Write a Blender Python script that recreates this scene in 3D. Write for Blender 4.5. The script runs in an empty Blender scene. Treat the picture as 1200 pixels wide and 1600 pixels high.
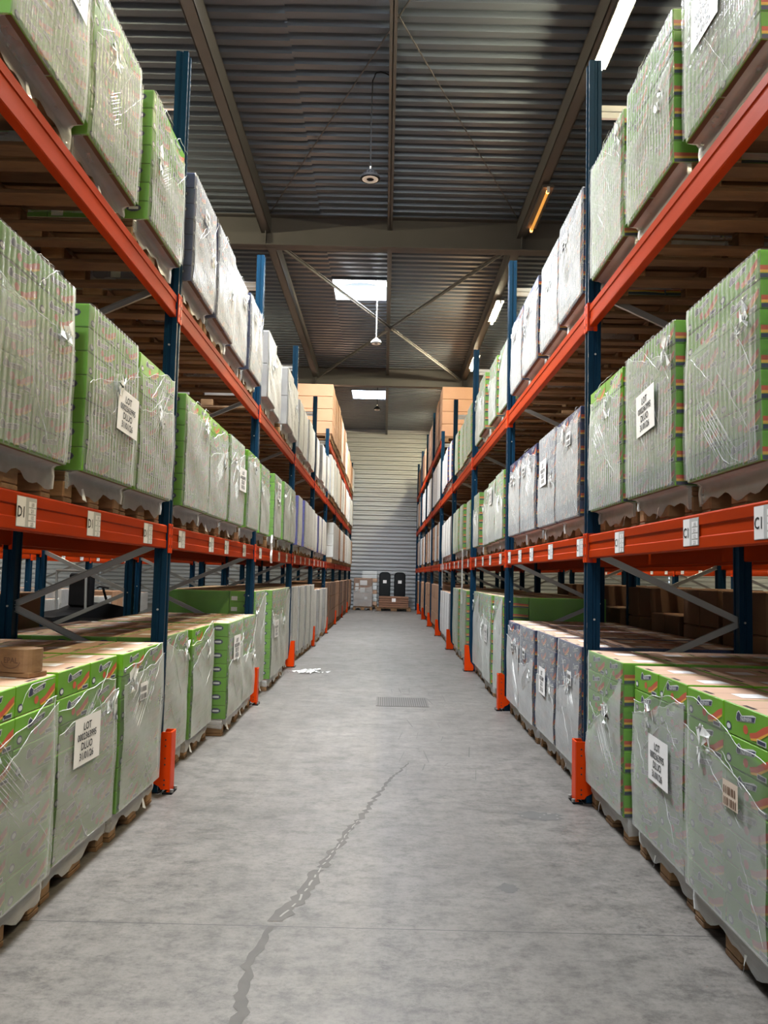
import bpy, math, random
from mathutils import Matrix, Vector
C = bpy.context.scene.collection
PI = math.pi
rnd = random.Random(7)

# ------------------------------------------------------------------ materials
def mat(name, col, rough=.6, metal=0., bump=None, var=0., noise=None, emit=None):
    m = bpy.data.materials.new(name); m.use_nodes = True
    nt = m.node_tree; N = nt.nodes; b = N['Principled BSDF']
    b.inputs['Roughness'].default_value = rough; b.inputs['Metallic'].default_value = metal
    b.inputs['Base Color'].default_value = (*col, 1)
    if name in ('black_paint', 'black_plastic'): b.inputs['Specular IOR Level'].default_value = .1
    if name in ('rack_orange', 'rack_blue', 'guard_orange'): b.inputs['Specular IOR Level'].default_value = .05
    tc = N.new('ShaderNodeTexCoord')
    src = None
    if noise:
        sc, c2, stretch, contrast = noise
        mp = N.new('ShaderNodeMapping'); mp.inputs['Scale'].default_value = stretch
        nt.links.new(tc.outputs['Object'], mp.inputs[0])
        nz = N.new('ShaderNodeTexNoise'); nz.inputs['Scale'].default_value = sc; nz.inputs['Detail'].default_value = 6
        nt.links.new(mp.outputs[0], nz.inputs['Vector'])
        cr = N.new('ShaderNodeValToRGB')
        cr.color_ramp.elements[0].position = .5 - contrast; cr.color_ramp.elements[1].position = .5 + contrast
        cr.color_ramp.elements[0].color = (*c2, 1); cr.color_ramp.elements[1].color = (*col, 1)
        nt.links.new(nz.outputs[0], cr.inputs[0]); src = cr.outputs[0]
    if var:
        oi = N.new('ShaderNodeObjectInfo'); hs = N.new('ShaderNodeHueSaturation')
        mr = N.new('ShaderNodeMapRange'); mr.inputs[3].default_value = 1 - var; mr.inputs[4].default_value = 1 + var
        nt.links.new(oi.outputs['Random'], mr.inputs[0]); nt.links.new(mr.outputs[0], hs.inputs['Value'])
        if src: nt.links.new(src, hs.inputs['Color'])
        else: hs.inputs['Color'].default_value = (*col, 1)
        src = hs.outputs[0]
    if src: nt.links.new(src, b.inputs['Base Color'])
    if bump:
        sc, st, stretch = bump
        mp = N.new('ShaderNodeMapping'); mp.inputs['Scale'].default_value = stretch
        nt.links.new(tc.outputs['Object'], mp.inputs[0])
        nz = N.new('ShaderNodeTexNoise'); nz.inputs['Scale'].default_value = sc; nz.inputs['Detail'].default_value = 5
        nt.links.new(mp.outputs[0], nz.inputs['Vector'])
        bp = N.new('ShaderNodeBump'); bp.inputs['Strength'].default_value = st; bp.inputs['Distance'].default_value = .01
        nt.links.new(nz.outputs[0], bp.inputs['Height']); nt.links.new(bp.outputs[0], b.inputs['Normal'])
    if emit:
        b.inputs['Emission Color'].default_value = (*emit[0], 1); b.inputs['Emission Strength'].default_value = emit[1]
    return m

def film_mat(name, haze, ribs, rough=.2, gain=1.5, tint=(.97, .97, .96)):
    m = bpy.data.materials.new(name); m.use_nodes = True
    nt = m.node_tree; N = nt.nodes; L = nt.links
    N.remove(N['Principled BSDF']); out = N['Material Output']
    tc = N.new('ShaderNodeTexCoord')
    def noise(scale, st, rot=(0, 0, 0), det=3):
        mp = N.new('ShaderNodeMapping'); mp.inputs['Scale'].default_value = st; mp.inputs['Rotation'].default_value = rot
        L.new(tc.outputs['Object'], mp.inputs[0])
        nz = N.new('ShaderNodeTexNoise'); nz.inputs['Scale'].default_value = scale; nz.inputs['Detail'].default_value = det
        L.new(mp.outputs[0], nz.inputs['Vector']); return nz.outputs[0]
    def math_(op, a, b):
        n = N.new('ShaderNodeMath'); n.operation = op
        for i, v in enumerate((a, b)):
            if isinstance(v, (int, float)): n.inputs[i].default_value = v
            else: L.new(v, n.inputs[i])
        return n.outputs[0]
    diag = noise(4, (1, 1, 7), (.5, 0, 0))
    crumple = noise(9, (1, 1, 1.2))
    h = math_('ADD', math_('MULTIPLY', diag, .45), math_('MULTIPLY', crumple, .22))
    if ribs:
        wv = N.new('ShaderNodeTexWave'); wv.wave_type = 'BANDS'; wv.bands_direction = 'Y'
        wv.inputs['Scale'].default_value = 7.; wv.inputs['Distortion'].default_value = 2.2
        wv.inputs['Detail'].default_value = 2; wv.inputs['Detail Scale'].default_value = .5
        L.new(tc.outputs['Object'], wv.inputs['Vector'])
        msk = noise(2.2, (1, 1, .8))
        h = math_('ADD', h, math_('MULTIPLY', math_('MULTIPLY', wv.outputs['Fac'], msk), ribs))
    bp = N.new('ShaderNodeBump'); bp.inputs['Strength'].default_value = .5; bp.inputs['Distance'].default_value = .025
    L.new(h, bp.inputs['Height'])
    fr = N.new('ShaderNodeFresnel'); fr.inputs['IOR'].default_value = 1.48; L.new(bp.outputs[0], fr.inputs['Normal'])
    hz = math_('MULTIPLY', math_('ADD', math_('MULTIPLY', noise(4, (1, 1, 1.5)), .9), .55), haze)
    if ribs: hz = math_('MULTIPLY', hz, math_('ADD', math_('MULTIPLY', wv.outputs['Fac'], .9), .55))
    fac = math_('ADD', math_('MULTIPLY', fr.outputs[0], gain), hz)
    fac = math_('MINIMUM', fac, .93)
    tr = N.new('ShaderNodeBsdfTransparent'); tr.inputs[0].default_value = (*tint, 1)
    gl = N.new('ShaderNodeBsdfAnisotropic') if False else N.new('ShaderNodeBsdfGlossy')
    gl.inputs['Roughness'].default_value = rough; gl.inputs['Color'].default_value = (.95, .95, .95, 1); L.new(bp.outputs[0], gl.inputs['Normal'])
    df = N.new('ShaderNodeBsdfDiffuse'); df.inputs[0].default_value = (.92, .93, .92, 1)
    mx = N.new('ShaderNodeMixShader'); mx.inputs[0].default_value = .8; L.new(gl.outputs[0], mx.inputs[1]); L.new(df.outputs[0], mx.inputs[2])
    m2 = N.new('ShaderNodeMixShader'); L.new(fac, m2.inputs[0]); L.new(tr.outputs[0], m2.inputs[1]); L.new(mx.outputs[0], m2.inputs[2])
    L.new(m2.outputs[0], out.inputs[0])
    return m

def floor_mat():
    m = bpy.data.materials.new('concrete'); m.use_nodes = True
    nt = m.node_tree; N = nt.nodes; L = nt.links; b = N['Principled BSDF']
    tc = N.new('ShaderNodeTexCoord')
    def nz(scale, st, det=6, rough=.6):
        mp = N.new('ShaderNodeMapping'); mp.inputs['Scale'].default_value = st; L.new(tc.outputs['Object'], mp.inputs[0])
        n = N.new('ShaderNodeTexNoise'); n.inputs['Scale'].default_value = scale; n.inputs['Detail'].default_value = det
        n.inputs['Roughness'].default_value = rough
        L.new(mp.outputs[0], n.inputs['Vector']); return n.outputs[0]
    def ramp(f, stops):
        r = N.new('ShaderNodeValToRGB'); e = r.color_ramp.elements
        while len(e) < len(stops): e.new(.5)
        for i, (p, c) in enumerate(stops): e[i].position = p; e[i].color = (*c, 1)
        L.new(f, r.inputs[0]); return r.outputs[0]
    def mul(a, c, fac=1.):
        x = N.new('ShaderNodeMixRGB'); x.blend_type = 'MULTIPLY'; x.inputs[0].default_value = fac
        L.new(a, x.inputs[1]); L.new(c, x.inputs[2]); return x.outputs[0]
    base = ramp(nz(1.1, (1, .8, 1)), [(.3, (.084, .0765, .0695)), (.48, (.112, .1025, .0935)), (.7, (.138, .1265, .1155))])
    mott = ramp(nz(3.6, (1.6, 2.2, 1), 10, .82), [(.37, (.34, .33, .32)), (.5, (.9, .89, .88)), (.62, (1.18, 1.17, 1.16))])
    fine = ramp(nz(30, (1, 1, 1), 6, .8), [(.32, (.55, .54, .53)), (.5, (1, 1, 1)), (.7, (1.12, 1.12, 1.12))])
    smud = ramp(nz(7, (1, 1.2, 1), 9, .85), [(.35, (.45, .43, .42)), (.47, (1, 1, 1))])
    streak = ramp(nz(2.1, (7, .5, 1), 5), [(.35, (.8, .79, .78)), (.47, (1, 1, 1))])
    spots = ramp(nz(13, (1, 1.7, 1), 3), [(.25, (.45, .44, .43)), (.31, (1, 1, 1))])
    col = mul(mul(mul(mul(base, mott, .85), fine, .85), streak, .5), spots, .85)
    col = mul(col, smud, .8)
    sp = N.new('ShaderNodeSeparateXYZ'); L.new(tc.outputs['Object'], sp.inputs[0])
    # saw-cut joints across the aisle every 5.7 m and one tone change
    def m_(op, a, v):
        n = N.new('ShaderNodeMath'); n.operation = op
        for i, q in enumerate((a, v)):
            if isinstance(q, (int, float)): n.inputs[i].default_value = q
            else: L.new(q, n.inputs[i])
        return n.outputs[0]
    md = m_('ABSOLUTE', m_('SUBTRACT', m_('MODULO', m_('ADD', sp.outputs[1], 19.23), 5.7), 0.), 0.)
    jt = m_('LESS_THAN', md, .006)
    mx = N.new('ShaderNodeMixRGB'); mx.inputs[2].default_value = (.022, .021, .02, 1); L.new(jt, mx.inputs[0]); L.new(col, mx.inputs[1])
    L.new(mx.outputs[0], b.inputs['Base Color'])
    rg = N.new('ShaderNodeMapRange'); rg.inputs[3].default_value = .38; rg.inputs[4].default_value = .62
    L.new(nz(3, (1, 1, 1)), rg.inputs[0]); L.new(rg.outputs[0], b.inputs['Roughness'])
    bp = N.new('ShaderNodeBump'); bp.inputs['Strength'].default_value = .12; bp.inputs['Distance'].default_value = .01
    L.new(nz(30, (1, 1, 1)), bp.inputs['Height']); L.new(bp.outputs[0], b.inputs['Normal'])
    return m

M = {}
M['concrete'] = floor_mat()
M['filler'] = mat('crack_filler', (.075, .068, .062), .7, noise=(9, (.053, .049, .045), (1, 1, 1), .2))
M['filler_light'] = mat('filler_light', (.19, .18, .168), .7)
M['patch'] = mat('floor_patch', (.07, .065, .06), .6, noise=(12, (.056, .053, .05), (1, 1, 1), .25))
M['grate'] = mat('grate_steel', (.085, .077, .072), .55, .3)
M['grate_dark'] = mat('grate_gap', (.05, .046, .043), .8)
M['deck'] = mat('roof_deck', (.088, .105, .125), .33, .5, bump=(4, .08, (1, 1, 1)))
M['steel'] = mat('roof_steel', (.075, .072, .069), .55, .1, noise=(2, (.062, .06, .057), (1, 1, 1), .3))
M['wallmetal'] = mat('wall_sheet', (.46, .48, .48), .42, .35)
M['wall_low'] = mat('wall_sheet_lower', (.44, .46, .48), .42, .35)
M['sidewall'] = mat('side_wall', (.4, .42, .43), .6, .1)
M['blue'] = mat('rack_blue', (.006, .03, .062), .36, .0, noise=(14, (.004, .021, .045), (1, 1, .3), .3), bump=(30, .05, (1, 1, 1)))
M['hole'] = mat('punched_slot', (.012, .012, .014), .7)
M['nick'] = mat('worn_steel', (.5, .5, .48), .35, .8)
M['orange'] = mat('rack_orange', (.40, .033, .001), .5, 0, noise=(5, (.31, .025, .001), (1, .3, 3), .25), bump=(12, .08, (1, .3, 1)))
M['guard'] = mat('guard_orange', (.56, .042, .003), .35, 0, bump=(25, .06, (1, 1, 1)))
M['galv'] = mat('galvanised', (.30, .30, .29), .42, .7)
M['wood'] = mat('pallet_wood', (.21, .112, .046), .8, 0, noise=(6, (.085, .041, .016), (.6, 2.2, 3), .3), var=.25, bump=(20, .25, (.4, 3, 3)))
M['woodblk'] = mat('pallet_block', (.31, .175, .077), .8, 0, noise=(9, (.16, .083, .035), (1, 1, 3), .3), var=.3, bump=(25, .25, (1, 1, 3)))
M['green'] = mat('green_print', (.128, .345, .010), .4, 0, var=.1, noise=(7, (.10, .28, .008), (1, 1, 1), .3))
M['greend'] = mat('dark_green_print', (.035, .16, .01), .42)
M['blue_c'] = mat('blue_print', (.022, .036, .11), .38, 0, var=.15)
M['purple'] = mat('violet_print', (.06, .06, .30), .4, 0, var=.2)
M['navy'] = mat('navy_print', (.02, .025, .07), .4)
M['white'] = mat('white_print', (.62, .64, .64), .5)
M['red'] = mat('red_print', (.5, .075, .03), .4)
M['yellow'] = mat('yellow_print', (.7, .38, .04), .4)
M['card'] = mat('cardboard', (.37, .205, .115), .75, 0, noise=(3, (.31, .165, .09), (1, 1, 1), .3), var=.12)
M['cardp'] = mat('cardboard_pale', (.56, .36, .25), .75, 0, noise=(3, (.5, .31, .21), (1, 1, 1), .3), var=.08)
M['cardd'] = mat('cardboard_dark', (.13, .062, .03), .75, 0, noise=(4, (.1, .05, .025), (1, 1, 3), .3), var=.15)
M['cardr'] = mat('cardboard_red_brown', (.22, .105, .06), .75, 0, noise=(5, (.17, .08, .045), (.4, 1, 4), .3))
M['dark'] = mat('gap_dark', (.03, .022, .016), .8)
M['paper'] = mat('paper', (.8, .78, .77), .6)
M['ink'] = mat('ink', (.02, .02, .022), .6)
M['greypaper'] = mat('grey_label', (.48, .48, .47), .6)
M['beige'] = mat('beige_label', (.62, .5, .4), .6)
M['grey_c'] = mat('grey_goods', (.42, .41, .40), .55, 0, var=.2, noise=(5, (.3, .29, .3), (1, 6, 1), .2))
M['black'] = mat('black_plastic', (.006, .007, .008), .16)
M['blackm'] = mat('black_paint', (.005, .005, .006), .75)
M['lampwhite'] = mat('lamp_lens', (.75, .77, .76), .35)
M['tube_on'] = mat('tube_lit', (1, 1, 1), .5, emit=((1, .87, .58), 185.))
M['tube_off'] = mat('tube_spent', (.45, .28, .10), .4, emit=((1, .42, .06), .16))
M['tube_end'] = mat('tube_glow_end', (.9, .4, .1), .4, emit=((1, .30, .05), 3.))
M['sky'] = mat('skylight_dome', (1, 1, 1), .5, emit=((.93, .97, 1.), 58.))
M['sky2'] = mat('skylight_dome_added', (1, 1, 1), .5, emit=((.93, .97, 1.), 10.))  # weaker emission for the skylight row added out of view
M['film'] = film_mat('stretch_film_clear', .06, 0, gain=.5)
M['film_over'] = film_mat('stretch_film_second_winding', .23, 0, .22, gain=.45)
M['film_rib_over'] = film_mat('stretch_film_ribbed_second', .13, .55, .22, gain=.45)
M['film_rib'] = film_mat('stretch_film_ribbed', .10, .65, gain=.6)
M['film_milky'] = film_mat('stretch_film_milky', .16, .25, .3, gain=.8)
M['film_skirt'] = film_mat('stretch_film_skirt', .3, 0, .2, gain=.6)
M['film_side'] = film_mat('stretch_film_side', .035, 0, .15, gain=.5)
M['film_dense'] = film_mat('stretch_film_gathered', .36, 0, .12, 2.)

# ------------------------------------------------------------------ mesh builder
class MB:
    def __init__(s): s.v = []; s.f = []; s.m = []; s.mats = []; s.sm = []
    def mi(s, k):
        if k not in s.mats: s.mats.append(k)
        return s.mats.index(k)
    def poly(s, pts, k, smooth=False):
        i = len(s.v); s.v += [tuple(p) for p in pts]; s.f.append(tuple(range(i, i + len(pts)))); s.m.append(s.mi(k)); s.sm.append(smooth)
    def raw(s, vs, fs, k, smooth=False):
        i = len(s.v); s.v += [tuple(p) for p in vs]; q = s.mi(k)
        for f in fs: s.f.append(tuple(j + i for j in f)); s.m.append(q); s.sm.append(smooth)
    def box(s, x0, x1, y0, y1, z0, z1, k, faces=None):
        vs = [(x, y, z) for x in (x0, x1) for y in (y0, y1) for z in (z0, z1)]
        fs = {'-x': (0, 1, 3, 2), '+x': (4, 6, 7, 5), '-y': (0, 4, 5, 1), '+y': (2, 3, 7, 6), '-z': (0, 2, 6, 4), '+z': (1, 5, 7, 3)}
        i = len(s.v); s.v += vs
        for n, f in fs.items():
            kk = faces.get(n, k) if faces else k
            if kk is None: continue
            s.f.append(tuple(j + i for j in f)); s.m.append(s.mi(kk)); s.sm.append(False)
    def bev(s, x0, x1, y0, y1, z0, z1, b, k, faces=None):
        # chamfered box
        lo = (x0, y0, z0); hi = (x1, y1, z1); idx = {}
        base = len(s.v)
        for cx in (0, 1):
            for cy in (0, 1):
                for cz in (0, 1):
                    for a in range(3):
                        p = []
                        for ax, c in enumerate((cx, cy, cz)):
                            e = hi[ax] if c else lo[ax]
                            p.append(e if ax == a else e + (-b if c else b))
                        idx[(cx, cy, cz, a)] = len(s.v); s.v.append(tuple(p))
        names = [('-x', '+x'), ('-y', '+y'), ('-z', '+z')]
        def add(f, kk): s.f.append(f); s.m.append(s.mi(kk)); s.sm.append(False)
        for a in range(3):
            o = [q for q in range(3) if q != a]
            for c in (0, 1):
                ring = []
                for u, w in ((0, 0), (1, 0), (1, 1), (0, 1)):
                    cc = [0, 0, 0]; cc[a] = c; cc[o[0]] = u; cc[o[1]] = w
                    ring.append(idx[(*cc, a)])
                flip = (c == 0) != (a == 1)
                kk = faces.get(names[a][c], k) if faces else k
                if kk: add(tuple(reversed(ring)) if flip else tuple(ring), kk)
        for a in range(3):          # edges parallel to axis a
            o = [q for q in range(3) if q != a]
            for u in (0, 1):
                for w in (0, 1):
                    r = []
                    for t, ax in ((0, o[0]), (1, o[0]), (1, o[1]), (0, o[1])):
                        cc = [0, 0, 0]; cc[a] = t; cc[o[0]] = u; cc[o[1]] = w
                        r.append(idx[(*cc, ax)])
                    add(tuple(r), k)
        for cx in (0, 1):
            for cy in (0, 1):
                for cz in (0, 1): add(tuple(idx[(cx, cy, cz, a)] for a in range(3)), k)
    def prism(s, prof, a, b, axis, k, cap=True, smooth=False):
        # profile (list of 2-D points) extruded along axis from a to b; axis x: (y,z), y: (x,z), z: (x,y)
        def p3(p, t): return {'x': (t, p[0], p[1]), 'y': (p[0], t, p[1]), 'z': (p[0], p[1], t)}[axis]
        n = len(prof); vs = [p3(p, a) for p in prof] + [p3(p, b) for p in prof]
        s.raw(vs, [(i, (i + 1) % n, n + (i + 1) % n, n + i) for i in range(n)], k, smooth)
        if cap: s.raw(vs, [tuple(range(n - 1, -1, -1)), tuple(range(n, 2 * n))], k)
    def tube(s, pts, r, k, n=8, smooth=True, cap=True):
        pts = [Vector(p) for p in pts]; vs = []
        rs = r if isinstance(r, (list, tuple)) else [r] * len(pts)
        for i, p in enumerate(pts):
            d = (pts[min(i + 1, len(pts) - 1)] - pts[max(i - 1, 0)]).normalized()
            u = d.cross(Vector((0, 0, 1)))
            if u.length < 1e-3: u = d.cross(Vector((1, 0, 0)))
            u.normalize(); w = d.cross(u)
            for j in range(n):
                t = 2 * PI * j / n; vs.append(p + u * rs[i] * math.cos(t) + w * rs[i] * math.sin(t))
        fs = [(i * n + j, i * n + (j + 1) % n, (i + 1) * n + (j + 1) % n, (i + 1) * n + j) for i in range(len(pts) - 1) for j in range(n)]
        s.raw(vs, fs, k, smooth)
        if cap: s.raw(vs[:n], [tuple(range(n))], k); s.raw(vs[-n:], [tuple(range(n))], k)
    def bar(s, p, q, w, t, k, up=(0, 0, 1)):
        p, q = Vector(p), Vector(q); d = (q - p).normalized(); u = d.cross(Vector(up)).normalized(); v = u.cross(d)
        vs = [e + u * a * t / 2 + v * b * w / 2 for e in (p, q) for a, b in ((-1, -1), (1, -1), (1, 1), (-1, 1))]
        s.raw(vs, [(0, 1, 5, 4), (1, 2, 6, 5), (2, 3, 7, 6), (3, 0, 4, 7), (3, 2, 1, 0), (4, 5, 6, 7)], k)
    def lathe(s, prof, k, n=24, cx=0, cy=0, smooth=True):
        vs = [(cx + r * math.cos(2 * PI * j / n), cy + r * math.sin(2 * PI * j / n), z) for r, z in prof for j in range(n)]
        s.raw(vs, [(i * n + j, i * n + (j + 1) % n, (i + 1) * n + (j + 1) % n, (i + 1) * n + j) for i in range(len(prof) - 1) for j in range(n)], k, smooth)
    def text(s, body, size, k, fn, align='CENTER', bold=0.):
        vs, fs = text2d(body, size, align, bold)
        s.raw([fn(x, y) for x, y in vs], fs, k)
    def mesh(s, name):
        me = bpy.data.meshes.new(name); me.from_pydata(s.v, [], s.f)
        for k in s.mats: me.materials.append(M[k])
        me.polygons.foreach_set('material_index', s.m); me.polygons.foreach_set('use_smooth', s.sm)
        me.update(); return me

_tc = {}
def text2d(body, size, align='CENTER', bold=0.):
    key = (body, align, bold)
    if key not in _tc:
        cu = bpy.data.curves.new('lettering', 'FONT'); cu.body = body; cu.size = 1; cu.align_x = align; cu.resolution_u = 2; cu.offset = bold
        ob = bpy.data.objects.new('lettering', cu); C.objects.link(ob)
        dg = bpy.context.evaluated_depsgraph_get(); dg.update()
        ev = ob.evaluated_get(dg); me = ev.to_mesh()
        _tc[key] = ([(v.co.x, v.co.y) for v in me.vertices], [tuple(p.vertices) for p in me.polygons])
        ev.to_mesh_clear(); bpy.data.objects.remove(ob); bpy.data.curves.remove(cu)
    vs, fs = _tc[key]
    return [(x * size, y * size) for x, y in vs], fs

def place(name, me, parent=None, loc=(0, 0, 0), rz=0., scale=None):
    o = bpy.data.objects.new(name, me); C.objects.link(o); o.location = loc
    if rz: o.rotation_euler = (0, 0, rz)
    if scale: o.scale = scale
    if parent: o.parent = parent
    return o
def tag(o, label, cat, group=None):
    o['label'] = label; o['category'] = cat
    if group: o['group'] = group
    return o
def thing(name, label, cat, loc=(0, 0, 0), rz=0., group=None):
    o = bpy.data.objects.new(name, None); C.objects.link(o); o.location = loc; o.rotation_euler = (0, 0, rz); o.empty_display_size = .1
    return tag(o, label, cat, group)
def struct(name, mb, label=None):
    o = place(name, mb.mesh(name)); o['kind'] = 'structure'
    if label: o['label'] = label
    return o

# ------------------------------------------------------------------ layout numbers
UP = [1.88, 5.63, 9.36, 13.15, 16.95, 20.70, 24.45, 28.25, 32.10, 35.90]   # upright centres along the aisle
XF = {-1: -1.457, 1: 1.36}        # aisle face of the racks
ZB = [1.763, 3.346, 4.85]         # beam tops
ROOF = 7.95; WALLY = 36.9; XW = 12.6; YB = -9.

# ------------------------------------------------------------------ shell
b = MB(); b.poly([(-XW, YB, 0), (XW, YB, 0), (XW, WALLY, 0), (-XW, WALLY, 0)], 'concrete'); struct('floor', b)
sky_x = (-1.30, -.08); sky_y = [(-4.6, -3.1), (6.9, 8.93), (17.87, 19.25), (28.9, 30.3)]
sky2_x = (-7.0, -5.2)  # unseen side row of skylights, added to light the right rack faces
b = MB(); pitch = .25
def ribs(x0, x1, y0, y1):
    n = max(1, round((y1 - y0) / pitch)); p = (y1 - y0) / n; prof = []
    for i in range(n):
        y = y0 + i * p
        prof += [(y, 0), (y + .42 * p, 0), (y + .52 * p, .07), (y + .90 * p, .07)]
    prof.append((y1, 0))
    for a in range(len(prof) - 1):
        (ya, za), (yb, zb) = prof[a], prof[a + 1]
        b.poly([(x0, ya, ROOF + za), (x0, yb, ROOF + zb), (x1, yb, ROOF + zb), (x1, ya, ROOF + za)], 'deck')
ribs(-XW, sky2_x[0], YB, WALLY); ribs(sky2_x[1], sky_x[0], YB, WALLY); ribs(sky_x[1], XW, YB, WALLY)
ys = [YB] + [y for p in sky_y for y in p] + [WALLY]
for i in range(0, len(ys), 2): ribs(sky_x[0], sky_x[1], ys[i], ys[i + 1]); ribs(sky2_x[0], sky2_x[1], ys[i], ys[i + 1])
struct('ceiling', b)
for i, (y0, y1, sky_x) in enumerate([(*p, sky_x) for p in sky_y] + [(*p, sky2_x) for p in sky_y]):
    t = bpy.data.objects.new('window_%d' % (i + 1), None); C.objects.link(t); t.location = ((sky_x[0] + sky_x[1]) / 2, (y0 + y1) / 2, ROOF); t['kind'] = 'structure'
    hx, hy = (sky_x[1] - sky_x[0]) / 2, (y1 - y0) / 2
    f = MB()
    for a in (-1, 1):
        f.box(a * hx - .02, a * hx + .02, -hy, hy, -.02, .32, 'deck'); f.box(-hx, hx, a * hy - .02, a * hy + .02, -.02, .32, 'deck')
    place('frame', f.mesh('skylight_frame'), t)
    g = MB(); n = 6
    for q in range(n):
        xa, xb = -hx + 2 * hx * q / n, -hx + 2 * hx * (q + 1) / n
        za, zb = .30 + .12 * math.sin(PI * q / n), .30 + .12 * math.sin(PI * (q + 1) / n)
        g.poly([(xa, -hy, za), (xa, hy, za), (xb, hy, zb), (xb, -hy, zb)], 'sky' if i < 4 else 'sky2', True)
    place('dome', g.mesh('skylight_dome'), t)
    bar = MB(); bar.box(-hx, hx, -.012, .012, .2, .25, 'steel'); place('glazing_bar', bar.mesh('glazing_bar'), t)
def corr_wall(name, y, z0, z1, p, k, x0, x1, amp):
    w = MB(); n = round((z1 - z0) / p); p = (z1 - z0) / n
    prof = []
    for i in range(n):
        z = z0 + i * p
        prof += [(0, z), (0, z + .35 * p), (amp, z + .5 * p), (amp, z + .85 * p)]
    prof.append((0, z1))
    for (a, za), (c, zb) in zip(prof, prof[1:]):
        w.poly([(x0, y + a, za), (x1, y + a, za), (x1, y + c, zb), (x0, y + c, zb)], k)
    return w
w = corr_wall('wall_back', WALLY, 0, 3.69, .165, 'wall_low', -XW, XW, .065)
w.box(-XW, XW, WALLY - .02, WALLY, 3.66, 3.72, 'wall_low')
w2 = corr_wall('wall_back', WALLY, 3.72, ROOF + .05, .2, 'wallmetal', -XW, XW, .07)
i0 = len(w.v); w.raw(w2.v, w2.f, 'wallmetal'); struct('wall_back', w)
for nm, x in (('wall_left', -XW), ('wall_right', XW)):
    w = MB(); n = 240; prof = []
    p = 8. / 48
    for i in range(48): prof += [(0, i * p), (0, i * p + .35 * p), (.03, i * p + .5 * p), (.03, i * p + .85 * p)]
    prof.append((0, 8.))
    for (a, za), (c, zb) in zip(prof, prof[1:]):
        w.poly([(x + a, YB, za), (x + a, WALLY, za), (x + c, WALLY, zb), (x + c, YB, zb)], 'sidewall')
    struct(nm, w)
w = MB(); w.poly([(-XW, YB, 0), (XW, YB, 0), (XW, YB, 8), (-XW, YB, 8)], 'sidewall'); struct('wall_front', w)

# floor marks: crack filler, drain grate, worn patches
def strip(path, w0, w1, k, z, seed, jag=.012):
    r = random.Random(seed); m = MB(); L_, R_ = [], []
    pts = []
    for (x0, y0), (x1, y1) in zip(path, path[1:]):
        n = max(2, int(math.hypot(x1 - x0, y1 - y0) / .035))
        for i in range(n): pts.append((x0 + (x1 - x0) * i / n, y0 + (y1 - y0) * i / n))
    for i, (x, y) in enumerate(pts):
        t = i / len(pts); h = (w0 + (w1 - w0) * t) / 2
        cx = x + r.uniform(-jag, jag)
        L_.append((cx - h * r.uniform(.6, 1.3), y, z)); R_.append((cx + h * r.uniform(.6, 1.3), y, z))
    for i in range(len(pts) - 1): m.poly([L_[i], R_[i], R_[i + 1], L_[i + 1]], k)
    return m
crk = [(-.425, 2.75), (-.468, 3.1), (-.475, 3.25), (-.437, 3.6)]
m = strip(crk, .045, .03, 'filler', .0015, 3)
m2 = strip([(-.425, 3.62), (-.36, 3.85), (-.28, 4.28)], .085, .06, 'filler', .0012, 4); m.raw(m2.v, m2.f, 'filler')
m2 = strip([(-.28, 4.28), (-.19, 4.75), (-.115, 5.12), (-.03, 5.55), (.034, 5.915), (.10, 6.2), (.236, 6.69)], .05, .012, 'filler', .0012, 5, .014); m.raw(m2.v, m2.f, 'filler')
m2 = strip([(-.42, 3.63), (-.35, 3.85), (-.28, 4.28), (-.19, 4.75), (-.115, 5.12)], .010, .006, 'filler_light', .0018, 6, .006); m.raw(m2.v, [f for j, f in enumerate(m2.f) if (j * 7) % 5 > 1], 'filler_light')
struct('trim_1', m, 'jagged crack repaired with grey filler running along the aisle floor')
def blob(cx, cy, rx, ry, seed, k='patch', z=.001, n=26):
    r = random.Random(seed); m = MB()
    m.poly([(cx + rx * math.cos(2 * PI * i / n) * r.uniform(.7, 1.15), cy + ry * math.sin(2 * PI * i / n) * r.uniform(.7, 1.15), z) for i in range(n)], k)
    return m
m = blob(.99, 5.27, .16, .1, 1); q = blob(.62, 4.06, .05, .06, 2); m.raw(q.v, q.f, 'patch')
r_ = random.Random(5)
for i in range(7):
    q = blob(.99 + r_.uniform(-.11, .13), 5.27 + r_.uniform(-.06, .06), .008, .008, i, 'filler_light', .0016, 8); m.raw(q.v, q.f, 'filler_light')
for i in range(26):      # dark tyre scuffs and scratches
    x, y = r_.uniform(.1, .75), r_.uniform(6, 10.6); l = r_.uniform(.1, .5)
    dx = r_.uniform(-.05, .05); w_ = r_.uniform(.003, .009); m.poly([(x, y, .0011), (x + w_, y, .0011), (x + w_ + dx, y + l, .0011), (x + dx, y + l, .0011)], 'patch')
struct('trim_2', m, 'dark worn patches and tyre scuffs on the concrete floor')
m = MB(); m.box(-.058, .54, 9.45, 10.13, -.01, .004, 'grate')
for i in range(1, 24):
    x = -.058 + .598 * i / 24; m.box(x - .004, x + .004, 9.47, 10.11, .003, .0046, 'grate_dark')
g = tag(place('drain_cover', m.mesh('drain_cover')), 'rectangular grey drain cover set flush in the aisle floor', 'drain cover')

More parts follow.
